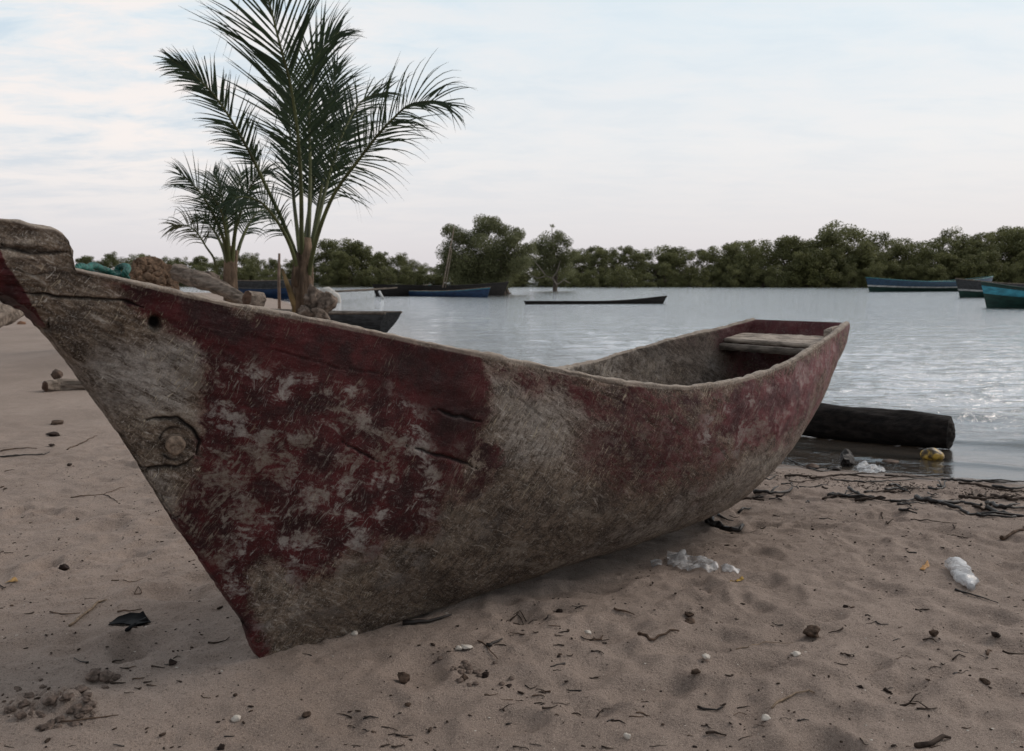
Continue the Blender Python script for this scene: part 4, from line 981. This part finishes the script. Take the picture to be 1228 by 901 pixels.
for k in range(46):
    fx = rnd.random(); x = 156 + 54 * fx; top = np.interp(x, [156, 166, 176, 190, 200, 212], [322, 308, 306, 318, 326, 334]); y = top + (345 - top) * rnd.random() ** .9 + 5
    o = rock('husk', M['husk'], (rnd.uniform(.04, .08), .06, rnd.uniform(.035, .065)), 50 + k, .4, 2, flat=.8); o.location = at_depth(x, y, 12.4 + (y - 320) * -.02 + rnd.uniform(-.25, .25)); o.rotation_euler = (rnd.random() * 3, rnd.random() * 3, rnd.random() * 3); tag(o, 'broken brown coconut husk in the rubble heap behind the bow', 'husk', 'husks in the rubble heap')
mn = rock('rubble_mound', M['husk'], (.42, .4, .50), 44, .35, 4); mn.location = at_depth(180, 352, 13.0); tag(mn, 'low brown earth mound under the coconut husks behind the bow', 'mound')
log('log', [at_depth(-45, 392, 9.4), at_depth(-12, 382, 9.5), at_depth(10, 374, 9.9), at_depth(34, 364, 10.4)], [.11, .125, .13, .09], M['log'], 'bleached gnarled log at the left edge of the picture', seed=7, rough=.3)
o = rock('stone', simple('orange brown stone', (.30, .17, .11), .9, .3, 9), (.10, .08, .05), 61, .4, 3); o.location = ground(26, 389, .02); tag(o, 'orange brown stone lying below the gnarled log at the left edge', 'stone')
g0 = ground(52, 470); log('log', [g0 + [.02, 0, .05], ground(74, 468) + [0, .0, .05], ground(104, 468) + [0, .05, .05]], [.052, .058, .058], M['log'], 'short thick grey log half hidden behind the stem of the red canoe', seed=9, rough=.25, endmat=M['log_end'])
o = rock('wood_chunk', M['brownstone'], (.07, .05, .05), 63, .4, 3, flat=.8); o.location = ground(70, 458, .08); tag(o, 'brown wood chunk resting on the short log by the stem', 'wood')
log('log', [at_depth(1139, 520, 6.2), at_depth(1090, 515, 6.36), at_depth(1030, 509, 6.55), at_depth(960, 503, 6.75), at_depth(900, 499, 6.95)], [.118, .125, .13, .135, .13], M['char'], 'thick black waterlogged log lying in the shallows behind the stern', seed=12, rough=.12, seg=56)
V = ICO[4][0]; d_ = 1 + .10 * fbm(V[:, 0] * 1.2, V[:, 1] * 1.2, V[:, 2] * 1.2 + 7, 3) + .05 * np.abs(perlin(V[:, 0] * 6, V[:, 1] * 6, V[:, 2] * 2)); Vt = V * d_[:, None] * [.85, .5, .62]; Vt[:, 2] = np.where(Vt[:, 2] < 0, Vt[:, 2] * .6, Vt[:, 2]); Vt[:, 2] *= 1 + .25 * perlin(Vt[:, 0] * 2, Vt[:, 1] * 2, 4)
o = mesh_np('tarp_bundle', Vt, [], M['tarp'], None, True, ICO[4][1]); o.location = at_depth(390, 355, 48); o.location.z = .12; tag(o, 'white tarpaulin bundle heaped on the shore right of the taller palm', 'tarp')
for k in range(5):
    c = Coll(); a0 = at_depth(398 + 9 * k, 351 - .4 * k, 50 + 3 * k); c.tube([a0 + [0, 0, .05], a0 + [1.2 + .3 * k, .5, .12 + .03 * k]], [.07, .05], 6); tag(c.build('driftwood', M['greywood']), 'pale driftwood stick on the shore beyond the white tarpaulin bundle', 'driftwood', 'driftwood beyond the tarpaulin')
# ------------------------------------------------------------------ litter, sticks and small things on the sand
def gy(x, y): return ground(x, y)
def size_at(x, y): P_ = at_z(x, y, .12); return math.hypot(P_[1], HC) / F_PX


M['stick'] = simple('dark dry stick', (.055, .040, .032), .85, .3, 40, .15, .002); M['straw'] = simple('pale straw', (.27, .20, .14), .8, .25, 40, .2, .001); M['brownstick'] = simple('brown stick', (.12, .080, .058), .85, .3, 40, .15, .002); M['wetstick'] = simple('wet black stick', (.022, .017, .015), .5, .3, 30, .35, .002)
M['shell'] = simple('shell fragment', (.60, .55, .49), .6, .12, 30, .3, .001)


def stick(px_pts, rad, mat, label=None, cat='stick', name='stick', lift=.6, group=None, seed=0, fork=False):
    """a stick bent over the sand through the given points, tapered and knobbly"""
    P_ = [gy(x, y) for x, y in px_pts]; c = Coll(); r_ = np.random.default_rng(seed + int(px_pts[0][0])); L = sum(np.linalg.norm(P_[i + 1] - P_[i]) for i in range(len(P_) - 1)); n = max(5, int(L / .02)); T = np.linspace(0, 1, len(P_)); t = np.linspace(0, 1, n)
    q = np.stack([pch(t, T, [p_[k] for p_ in P_]) for k in range(3)], 1); zt_ = terrain(q[:, 0], q[:, 1]); zl = np.maximum(zt_, .5 * (zt_.max() + zt_)) if n > 2 else zt_
    q[:, 2] = .5 * zt_ + .5 * zl + rad * lift; q[:, :2] += r_.normal(size=(n, 2)) * rad * .5; q[:, 2] += np.abs(r_.normal(size=n)) * rad * .3
    rr_ = rad * (1 - .55 * t) * r_.uniform(.75, 1.2, n); c.tube(q, rr_, 7)
    if fork:
        k = n // 2; e_ = q[k] + (q[-1] - q[k]) * .6 + np.array([r_.normal() * .03, r_.normal() * .03, .01]); c.tube([q[k], (q[k] + e_) / 2 + [0, 0, .008], e_], [rad * .6, rad * .5, rad * .2], 6)
    o_ = c.build(name, M[mat]); return tag(o_, label, cat, group)


LS = [  # points, radius in px, material, label
    ([(0, 549), (24, 547), (52, 546), (60, 543)], 1.2, 'wetstick', 'long thin dark stick at the left edge, nearest of the two parallel sticks'),
    ([(0, 542), (20, 541), (45, 538)], 1.0, 'brownstick', 'thin brown stick at the left edge behind a darker parallel stick'),
    ([(80, 540), (100, 532), (116, 524)], .9, 'brownstick', 'thin brown stick leading towards the stem of the canoe'),
    ([(85, 597), (104, 595), (124, 592), (150, 586)], .8, 'brownstick', 'thin stalk lying across the sand left of the stem'),
    ([(124, 592), (132, 597), (141, 603)], .7, 'stick', 'short thin twig branching off the stalk left of the stem'),
    ([(84, 752), (100, 738), (118, 724), (128, 718)], 1.9, 'straw', 'flat straw coloured blade left of the black plastic scrap'),
    ([(60, 735), (75, 737), (96, 736)], 1.2, 'brownstick', 'brown twig behind the straw coloured blade'),
    ([(141, 735), (156, 734), (171, 732)], 1.1, 'brownstick', 'brown twig just above the black plastic scrap'),
    ([(134, 697), (152, 698), (172, 695)], .7, 'brownstick', 'thin brown stem lying on the rippled sand left of the canoe foot'),
    ([(160, 709), (168, 714), (171, 712), (166, 708), (161, 708)], .8, 'brownstick', 'tiny curled brown tendril on the sand'),
    ([(72, 868), (100, 864), (128, 861), (143, 859)], 1.3, 'brownstick', 'thin stick poking out of the crumbly sand heap'),
    ([(250, 772), (262, 771), (276, 765)], 1.2, 'stick', 'short dark twig at the foot of the canoe stem'),
    ([(484, 749), (505, 748), (524, 744), (542, 741)], 3.2, 'wetstick', 'dark red brown bark strip in the shade beneath the hull'),
    ([(585, 778), (592, 774), (603, 767)], 2.8, 'wetstick', 'small black pod standing beside the white shell pieces'),
    ([(572, 770), (584, 777), (592, 787), (597, 792)], .9, 'brownstick', 'thin crooked stem beside the black pod'),
    ([(736, 734), (748, 735), (760, 738)], 1.5, 'brownstick', 'brown twig with a knob lying before the hull'),
    ([(764, 764), (780, 764), (798, 761), (812, 759)], 2.2, 'brownstick', 'thick brown stick piece with pointed ends on the open sand'),
    ([(846, 626), (856, 632), (868, 637), (880, 640), (893, 636)], 5.5, 'wetstick', 'large dark root lying beside the hull near the plastic bag'),
    ([(860, 618), (868, 626), (880, 628)], 2.0, 'wetstick', 'thin dark root tip above the large dark root'),
    ([(1146, 708), (1160, 712), (1180, 719), (1196, 725)], 1.4, 'wetstick', 'thin black stick just below the plastic bottle'),
    ([(926, 850), (940, 842), (956, 834), (970, 831), (976, 833)], 1.6, 'straw', 'curved cream coloured stem on the sand near the bottom edge'),
    ([(1101, 898), (1118, 892), (1134, 886), (1140, 886)], 3.2, 'stick', 'thick dark stick at the bottom edge of the picture'),
    ([(838, 850), (850, 853), (867, 849)], 1.6, 'wetstick', 'short black curved twig near the bottom edge'),
    ([(846, 882), (858, 882), (871, 886)], 2.0, 'stick', 'dark knobbly twig close to the bottom edge'),
    ([(1200, 644), (1214, 640), (1228, 633), (1240, 630)], 2.6, 'brownstick', 'light brown stick at the right edge'),
    ([(1092, 623), (1110, 625), (1132, 628), (1148, 629)], .9, 'stick', 'thin straight twig below the driftwood line'),
    ([(1055, 617), (1058, 624), (1064, 629), (1071, 627)], 1.2, 'stick', 'small hooked dark twig on the pale sand'),
    ([(1202, 782), (1215, 783), (1232, 785)], 1.2, 'stick', 'dark twig beside the right edge of the picture'),
    ([(1182, 789), (1189, 783)], 2.0, 'brownstick', 'small brown chip standing at an angle on the right'),
    ([(1058, 825), (1064, 830), (1067, 832)], 2.4, 'stick', 'short stout dark twig between two hollows'),
    ([(1078, 849), (1090, 847), (1099, 845)], 1.8, 'stick', 'dark forked twig in a hollow near the bottom right'),
    ([(1098, 850), (1112, 852), (1124, 853)], 1.4, 'stick', 'thin dark twig right of the forked twig'),
    ([(882, 790), (896, 780), (918, 774), (952, 773)], .8, 'straw', 'long hair thin pale stem curving over the sand'),
]
for k, (pts, r_px, mt, lb_) in enumerate(LS):
    stick(pts, r_px * size_at(*pts[0]) * .9, mt, lb_, seed=k, fork='fork' in lb_)
# the wrack line: waterlogged sticks washed up in front of the log
WK = [([(940, 571), (975, 572), (1010, 573), (1050, 576), (1085, 575)], 1.6), ([(1000, 576), (1040, 579), (1080, 578), (1120, 577)], 1.2), ([(1130, 577), (1160, 578), (1195, 580), (1228, 579)], 2.0), ([(1150, 581), (1180, 585), (1210, 590), (1240, 592)], 1.8),
      ([(995, 595), (1010, 597), (1030, 598), (1062, 600)], 3.0), ([(1018, 588), (1030, 594), (1048, 598)], 2.0), ([(1030, 603), (1046, 600), (1068, 602)], 2.2), ([(1098, 600), (1120, 604), (1150, 606), (1180, 611)], 3.2), ([(1120, 603), (1150, 612), (1180, 619), (1216, 622)], 2.6),
      ([(1150, 597), (1175, 599), (1206, 597)], 2.4), ([(1186, 606), (1205, 611), (1235, 612)], 3.0), ([(1184, 613), (1200, 617), (1228, 622)], 3.2), ([(1190, 598), (1212, 601), (1240, 599)], 3.0), ([(1190, 585), (1215, 588), (1240, 586)], 2.2), ([(905, 592), (925, 594), (950, 593)], 2.6), ([(890, 600), (905, 599), (918, 601)], 1.8),
      ([(945, 553), (960, 559), (985, 566), (1005, 563)], 1.2), ([(870, 583), (890, 583), (915, 578)], 2.0), ([(1060, 590), (1080, 592), (1098, 590)], 1.4), ([(1075, 606), (1084, 604), (1092, 608)], 1.8), ([(895, 571), (915, 575), (930, 571)], 1.3), ([(1060, 571), (1090, 573), (1130, 572)], 1.3)]
for k, (pts, r_px) in enumerate(WK): stick(pts, r_px * size_at(*pts[0]), 'wetstick' if k % 3 else 'stick', 'dark waterlogged stick washed up in the wrack line near the water', 'stick', group='sticks of the wrack line', seed=100 + k, fork=k % 2 == 0)
for k in range(32):
    x = rnd.uniform(870, 1226); y = rnd.gauss(595, 11) + (8 if x > 1080 else 0)
    if y < 577: continue
    Lp = rnd.uniform(8, 34); stick([(x, y), (x + Lp * .5, y + rnd.uniform(-2, 2)), (x + Lp, y + rnd.uniform(-4, 4))], rnd.uniform(.7, 2.0) * size_at(x, y), rnd.choice(['wetstick', 'wetstick', 'stick']), 'dark waterlogged stick washed up in the wrack line near the water', 'stick', group='sticks of the wrack line', seed=150 + k, fork=k % 3 == 0)
# scattered twigs, most of them in loose drifts
DRIFT = [(rnd.uniform(20, 1220), rnd.uniform(520, 890)) for _ in range(26)]
for k in range(150):
    while True:
        dx_, dy_ = rnd.choice(DRIFT); x = min(1225, max(5, rnd.gauss(dx_, 34 if k % 4 else 300))); y = min(896, max(500, rnd.gauss(dy_, 12 if k % 4 else 150)))
        edge = np.interp(x, [0, 60, 130, 200, 310, 400, 600, 760, 870, 950], [330, 440, 525, 640, 792, 770, 700, 655, 608, 560])
        if (x > 950 and y > 585) or (x <= 950 and y > edge + 8 and x > 310) or (x <= 310 and y > max(500, edge) + 6): break
    a = rnd.uniform(-.5, .5) + (3.14 if rnd.random() < .5 else 0); Lp = rnd.uniform(5, 20) * (y / 800); rr_ = rnd.uniform(.5, 1.4)
    pts = [(x, y), (x + Lp * .5 * math.cos(a) + rnd.uniform(-1, 1), y + Lp * .25 * math.sin(a) + rnd.uniform(-1.5, 1.5)), (x + Lp * math.cos(a), y + Lp * .5 * math.sin(a))]
    stick(pts, rr_ * size_at(x, y) * .8, rnd.choice(['stick', 'brownstick', 'wetstick', 'stick']), 'tiny twig scattered on the open sand', 'twig', 'twig', group='tiny twigs scattered on the sand', seed=200 + k)

# pebbles, clods and coconut
def lump(x, y, w_px, h_px, mat, label, cat='clod', name='clod', seed=0, group=None, rough=.3, flat=.0, sink=.35, sub=3, rz=0):
    s_ = size_at(x, y) ; o_ = rock(name, M[mat], (w_px * s_, w_px * s_ * .8, h_px * s_), seed, rough, sub, flat=flat); P_ = ground(x, y + h_px * .5); o_.location = (P_[0], P_[1], P_[2] + h_px * s_ * (1 - sink)); o_.rotation_euler = (0, 0, rz); return tag(o_, label, cat, group)


M['clod'] = simple('dark clod', (.040, .028, .024), .9, .35, 40, .15, .006); M['brownclod'] = simple('brown clod', (.11, .075, .056), .9, .35, 40, .15, .006)
for k, (x, y, w_, h_, mt, lb_) in enumerate([
    (77, 682, 8, 6, 'clod', 'dark round clod in a hollow left of the canoe'), (207, 795, 7, 4, 'clod', 'black clod below the black plastic scrap'), (973, 760, 12, 10, 'brownclod', 'angular brown wood chip standing upright on the sand'),
    (1120, 761, 6, 6, 'brownclod', 'round brown clod right of the angular chip'), (1181, 818, 7, 5, 'brownclod', 'brown clod sitting in the round hollow at the right'), (670, 734, 5.5, 4.5, 'clod', 'dark nut lying in front of the hull'),
    (582, 810, 7, 5, 'clod', 'black round nut among the crumbs'), (557, 813, 6, 5, 'brownclod', 'brown crumbly clod left of the black nut'), (484, 815, 10, 9, 'brownclod', 'large crumbling sand coloured clod before the hull'), (489, 846, 5, 5, 'brownclod', 'reddish brown pebble below the crumbling clod'),
    (610, 823, 5, 2.5, 'clod', 'flat black chip below the black nut'), (828, 746, 11, 4, 'brownclod', 'flat brown bark piece left of the angular chip'), (826, 737, 8, 4, 'brownclod', 'small brown bark chip above the flat bark piece'), (1031, 825, 5, 4, 'clod', 'dark pebble near the cream coloured stem'),
    (834, 806, 6, 4, 'brownclod', 'brown oval chip in the lower middle of the sand'), (1194, 762, 7, 4, 'clod', 'dark clod near the right edge'), (1014, 728, 4, 2.5, 'clod', 'small black seed on the open sand'), (65, 521, 10, 4.5, 'clod', 'dark lumpy bark piece left of the stem'), (62, 534, 5, 2.2, 'clod', 'small black chip below the lumpy bark piece'),
    (83, 558, 4, 2.5, 'clod', 'small dark pebble left of the stem'), (70, 507, 12, 4, 'brownclod', 'flat brown bark scrap left of the stem'), (45, 589, 0.1, .1, 'clod', ''), (917, 738, 0.1, .1, 'clod', ''), (367, 857, 7, 3.5, 'brownclod', 'brown bark chip near the bottom left of the sand'), (265, 898, 7, 5, 'clod', 'black clod cut by the bottom edge of the picture')]):
    if w_ < 1: continue
    lump(x, y, w_ * .85, h_ * .72, mt, lb_, seed=300 + k, rough=.5, flat=.9, sub=3, rz=k * .7)
for k in range(140):
    while True:
        dx_, dy_ = rnd.choice(DRIFT); x = min(1225, max(5, rnd.gauss(dx_, 40 if k % 3 else 300))); y = min(896, max(490, rnd.gauss(dy_, 14 if k % 3 else 150)))
        edge = np.interp(x, [0, 60, 130, 200, 310, 400, 600, 760, 870, 950], [330, 440, 525, 640, 792, 770, 700, 655, 608, 560])
        if (x > 950 and y > 585) or (x <= 950 and y > edge + 6 and x > 310) or (x <= 310 and y > max(490, edge) + 6): break
    w_ = (.7 + 1.7 * rnd.random() ** 2.5) * (y / 760); lump(x, y, w_, w_ * rnd.uniform(.35, .6), rnd.choice(['clod', 'brownclod', 'clod']), 'small dark pebble scattered on the open sand', 'pebble', 'pebble', 400 + k, 'small dark pebbles scattered on the sand', .3, .5, sub=2)
for k in range(46):
    x = rnd.uniform(5, 1225); y = rnd.uniform(640, 895); edge = np.interp(x, [0, 60, 130, 200, 310, 400, 600, 760, 870, 950], [330, 440, 525, 640, 792, 770, 700, 655, 608, 560])
    if y < edge + 6 and x < 950: continue
    w_ = rnd.uniform(.8, 1.9) * (y / 800); lump(x, y, w_, w_ * .35, 'shell', 'tiny white shell fragment scattered on the sand', 'shell', 'shell_fragment', 600 + k, 'white shell fragments scattered on the sand', .25, .5, sub=2)
for k, (x, y, w_, h_, lb_) in enumerate([(550, 778, 4, 3, 'white shell piece left of the larger one before the hull'), (560, 776, 7, 2.5, 'larger flat white shell piece before the hull'), (705, 759, 4, 2.5, 'curved white shell in the hollow before the hull'), (284, 863, 5, 4, 'pale pinkish shell near the bottom left'), (752, 884, 4, 3.5, 'white shell chip near the bottom edge'),
                                     (846, 788, 5, 3, 'white shell left of the green white fragment'), (955, 785, 6, 3, 'green white shell fragment right of the middle'), (918, 861, 6, 3, 'worn grey white shell near the cream coloured stem'), (425, 760, 5, 2.5, 'small white shell beside the hull foot')]):
    lump(x, y, w_, h_, 'shell', lb_, 'shell', 'shell', 700 + k, rough=.35, flat=.7)
# the crumbling heap of damp sand in the lower left corner
M['dampsand'] = simple('damp clumped sand', (.20, .152, .127), .95, .3, 40, .15, .006)
for k in range(60):
    a = rnd.uniform(0, 6.28); q = rnd.random() ** .6; x = 70 + 62 * q * math.cos(a); y = 846 + 34 * q * math.sin(a); w_ = rnd.uniform(2.5, 9) * (1.2 - .6 * q)
    if k > 50: x, y = rnd.gauss(125, 12), rnd.gauss(812, 7)
    lump(x, y, w_, w_ * rnd.uniform(.5, .75), 'dampsand', 'lump of damp sand in the crumbling heap at the lower left', 'sand lump', 'sand_lump', 900 + k, 'lumps of the crumbling sand heap', .5, .3, sink=.55, sub=3, rz=k)
for k in range(26):
    x, y = rnd.gauss(562, 22), rnd.gauss(806, 7); w_ = rnd.uniform(1.5, 4.5); lump(x, y, w_, w_ * .6, 'dampsand', 'lump of sand among the crumbs beside the black nut', 'sand lump', 'sand_lump', 980 + k, 'sand lumps beside the black nut', .5, .3, sink=.55, sub=2)
# crumbs too many to count
cr_ = Coll(); r_ = np.random.default_rng(77); n_c = 4200
X_ = r_.uniform(-2.6, 4.2, n_c * 2); Y2 = r_.uniform(1.25, 6.0, n_c * 2); u_c = (X_ - KEEL0[0]) * KEELD[0] + (Y2 - KEEL0[1]) * KEELD[1]; v_c = (X_ - KEEL0[0]) * KEELD[1] - (Y2 - KEEL0[1]) * KEELD[0]
ok_ = ~((u_c > -.05) & (u_c < 2.7) & (np.abs(v_c) < .22)) & (shore_s(X_, Y2) > .25) & (perlin(X_ * 1.6, Y2 * 1.6, 3.0) + perlin(X_ * 7, Y2 * 7, 1) * .7 > r_.uniform(-.9, .5, n_c * 2)); X_, Y2 = X_[ok_][:n_c], Y2[ok_][:n_c]
# more of it along the wrack line
sw = r_.normal(size=3000) * .12; bx = r_.uniform(1.1, 4.2, 3000); by = np.interp(bx, [1.0, 1.7, 2.4, 3.2, 4.2], [5.6, 5.25, 4.98, 4.72, 4.5]) - .22 + sw; X_ = np.r_[X_, bx]; Y2 = np.r_[Y2, by]
Z2 = terrain(X_, Y2); Vb, Tb = ICO[1]
sz = r_.uniform(.0010, .0034, len(X_)) * np.where(r_.random(len(X_)) < .08, 1.7, 1); el = r_.uniform(1, 3.2, len(X_)); an = r_.uniform(0, 6.28, len(X_))
for k in range(len(X_)):
    v = Vb * [sz[k] * el[k], sz[k], sz[k] * .8]; ca, sa = math.cos(an[k]), math.sin(an[k]); cr_.add(np.stack([v[:, 0] * ca - v[:, 1] * sa + X_[k], v[:, 0] * sa + v[:, 1] * ca + Y2[k], v[:, 2] + Z2[k] + sz[k] * .3], 1), None, Tb)
M['crumb'] = simple('dark plant crumbs', (.060, .043, .034), .9, .3, 60, .1, .001)
tag(cr_.build('plant_crumbs', M['crumb']), 'fine dark plant crumbs strewn over the sand', 'debris', kind='stuff')

# waterline finds
M['coco'] = material('coconut husk', lambda b_: (lambda n: principled(b_, b_.mix(b_.range(n, .44, .60), (.045, .030, .014), (.42, .26, .035)), .45, bump(b_, n, .004), .45))(b_.noise(b_.n('ShaderNodeTexCoord').outputs['Object'], 14, 5, .6, .5)))
s_ = size_at(1118, 545); o = rock('coconut', M['coco'], (14 * s_, 10 * s_, 9 * s_), 5, .12, 4); P_ = at_z(1118, 546, .035); o.location = P_; o.rotation_euler = (0, .15, -.3); tag(o, 'yellow and brown coconut in the shallows before the black log', 'coconut')
M['chunk'] = simple('black wet wood', (.020, .015, .013), .5, .3, 14, .4, .01)
lump(1015, 553, 13, 12, 'chunk', 'black jagged wood chunk at the water edge', 'wood', 'wood_chunk', 811, rough=.5, flat=1.2, sub=4, rz=.6)
lump(1000, 562, 10, 3.5, 'chunk', 'low black wood splinter touching the jagged chunk', 'wood', 'wood_chunk', 812, rough=.4, flat=.8)
lump(974, 560, 8, 4, 'brownstone', 'small brown stone left of the jagged wood chunk', 'stone', 'stone', 813)
lump(1068, 556, 12, 5, 'brownstone', 'flat brown stone in the shallows right of the crumpled plastic', 'stone', 'stone', 814)
lump(1043, 552, 8, 5, 'stone', 'pinkish stone behind the crumpled plastic', 'stone', 'stone', 815)
lump(985, 541, 12, 2.5, 'brownstone', 'thin flat brown stone in the wet sand under the stern', 'stone', 'stone', 816)


def film(name, pts, mat, label, cat, thick=.012, seed=0, crumple=.010, n=60):
    """crumpled sheet spread over the sand inside an outline of picture points"""
    c0 = np.mean(pts, 0); a = np.linspace(0, 2 * np.pi, n, endpoint=False); P_ = np.array([ground(x, y) for x, y in pts]); m = P_.mean(0); k = len(P_)
    t = np.linspace(0, k, n, endpoint=False); i = t.astype(int) % k; f = (t - t.astype(int))[:, None]; ring = P_[i] * (1 - f) + P_[(i + 1) % k] * f
    rs = np.linspace(0, 1, 22)[:, None, None]; V = m + (ring[None] - m) * rs; zt_ = terrain(V[..., 0], V[..., 1])
    h = thick * (1 - rs[..., 0] ** 3) * (.7 + .8 * fbm(V[..., 0] * 11 + seed, V[..., 1] * 11, seed, 2)) + crumple * np.abs(fbm(V[..., 0] * 11, V[..., 1] * 15 + seed, 2, 3)) ; V[..., 2] = zt_ + .002 + np.abs(h)
    o_ = mesh_np(name, V.reshape(-1, 3), grid_faces(22, n, True), mat); return tag(o_, label, cat)


def plastic_mat(tint, alpha, rough=.25):
    def fn(b_):
        co = b_.n('ShaderNodeTexCoord').outputs['Object']; n = b_.noise(co, 16, 4, .6, 1.0)
        p_ = principled(b_, tint, rough, bump(b_, n, .005, 1.0), .4); t_ = b_.n('ShaderNodeBsdfTransparent', ins={0: (.93, .93, .93, 1)}).outputs[0]
        return b_.n('ShaderNodeMixShader', ins={0: b_.range(n, .35, .62, alpha - .2, alpha + .25), 1: t_, 2: p_}).outputs[0]
    return material('clear plastic', fn)


M['film'] = plastic_mat((.55, .55, .56), .48); M['bottle'] = plastic_mat((.62, .63, .65), .5, .2); M['black'] = simple('black plastic', (.006, .0065, .008), .75, .1, 20, .12, .002)
film('plastic_bag', [(800, 663), (812, 664), (822, 671), (842, 673), (856, 674), (862, 684), (850, 687), (840, 684), (826, 688), (812, 684), (800, 678)], M['film'], 'crumpled clear plastic bag on the sand beside the hull', 'plastic bag', .022, 3, .022)
film('plastic_scrap', [(864, 679), (872, 680), (880, 684), (888, 684), (886, 688), (876, 688), (866, 686)], M['film'], 'torn white strip of plastic trailing right of the plastic bag', 'plastic scrap', .008, 5, .012)
film('plastic_scrap', [(780, 673), (786, 671), (794, 673), (794, 678), (786, 680), (781, 678)], M['film'], 'little round clear plastic scrap left of the plastic bag', 'plastic scrap', .004, 6, .004)
film('plastic_bag', [(1028, 558), (1036, 556), (1046, 559), (1056, 561), (1063, 566), (1054, 568), (1040, 568), (1030, 567), (1026, 562)], M['film'], 'whitish green crumpled plastic at the water edge by the wood chunk', 'plastic bag', .020, 8, .025)
# black plastic scrap: a folded flat piece with a torn tongue
c = Coll(); tr = [ground(x, y, .006 + dz) for x, y, dz in [(130, 751, 0), (142, 743, .004), (156, 740, .008), (168, 741, .01), (172, 739, .012), (176, 744, .006), (181, 748, 0), (170, 751, .004), (160, 753, .003), (148, 751, .004)]]
n_ = len(tr); m_ = np.mean(tr, 0); Vt = np.array(tr + [m_] + [q - [0, 0, .003] for q in tr]); c.add(Vt, [[k, (k + 1) % n_, n_ + 1 + (k + 1) % n_, n_ + 1 + k] for k in range(n_)], [[k, (k + 1) % n_, n_] for k in range(n_)])
c.tube([ground(176, 747, .010), ground(164, 752, .008), ground(152, 758, .006)], [.010, .009, .006], 6); tag(c.build('plastic_scrap', M['black'], None, False), 'folded black plastic scrap on the sand left of the canoe foot', 'plastic scrap')
for k, (pts, colr, lb_) in enumerate([([(875, 698), (882, 694), (890, 690), (893, 692), (884, 697)], (.42, .26, .05), 'yellow leaf below the plastic bag'), ([(1103, 684), (1108, 679), (1112, 673), (1115, 680), (1109, 684)], (.42, .22, .07), 'curled orange leaf on the open sand'), ([(6, 700), (14, 696), (20, 694), (22, 699), (14, 702)], (.42, .25, .09), 'orange leaf by the left edge')]):
    film('leaf', pts, simple('dry leaf ' + str(k), colr, .6, .2, 40), lb_, 'leaf', .004, 11 + k, .006, 24)
# plastic bottle, squashed and half filled with sand
a_ = ground(1144, 682); b_2 = ground(1163, 706); L_ = np.linalg.norm(b_2 - a_); rt = empty('plastic_bottle', (a_ + b_2) / 2 + np.array([0, 0, .020]), math.atan2(b_2[1] - a_[1], b_2[0] - a_[0])); tag(rt, 'squashed clear plastic bottle lying on the sand at the right', 'bottle')
xx = np.linspace(-.5, .5, 44) * L_ * 1.06; rb = .034 * np.interp(np.linspace(0, 1, 44), [0, .03, .08, .78, .92, 1], [.3, .85, 1, 1, .55, .36]) * (1 + .05 * np.sin(np.linspace(0, 42, 44))); an = np.linspace(0, 2 * np.pi, 32, endpoint=False)[None]
wob = 1 + .20 * fbm(xx[:, None] * 22, np.cos(an) * 1.3, np.sin(an) * 1.3, 3); Vb = np.stack([np.broadcast_to(xx[:, None], (44, 32)), np.cos(an) * rb[:, None] * wob * 1.1, np.sin(an) * rb[:, None] * wob * .62], -1)
cc = Coll(); cc.add(Vb, grid_faces(44, 32, True)); i0 = 43 * 32; cc.add([[xx[0], 0, 0]], None, None); cc.T.append(np.array([[k, (k + 1) % 32, 44 * 32] for k in range(32)])); cc.build('body', M['bottle'], rt)
cc = Coll(); cc.tube([(xx[-1] - .001, 0, 0), (xx[-1] + .012, 0, 0)], .0135, 20); cc.build('neck', M['bottle'], rt)
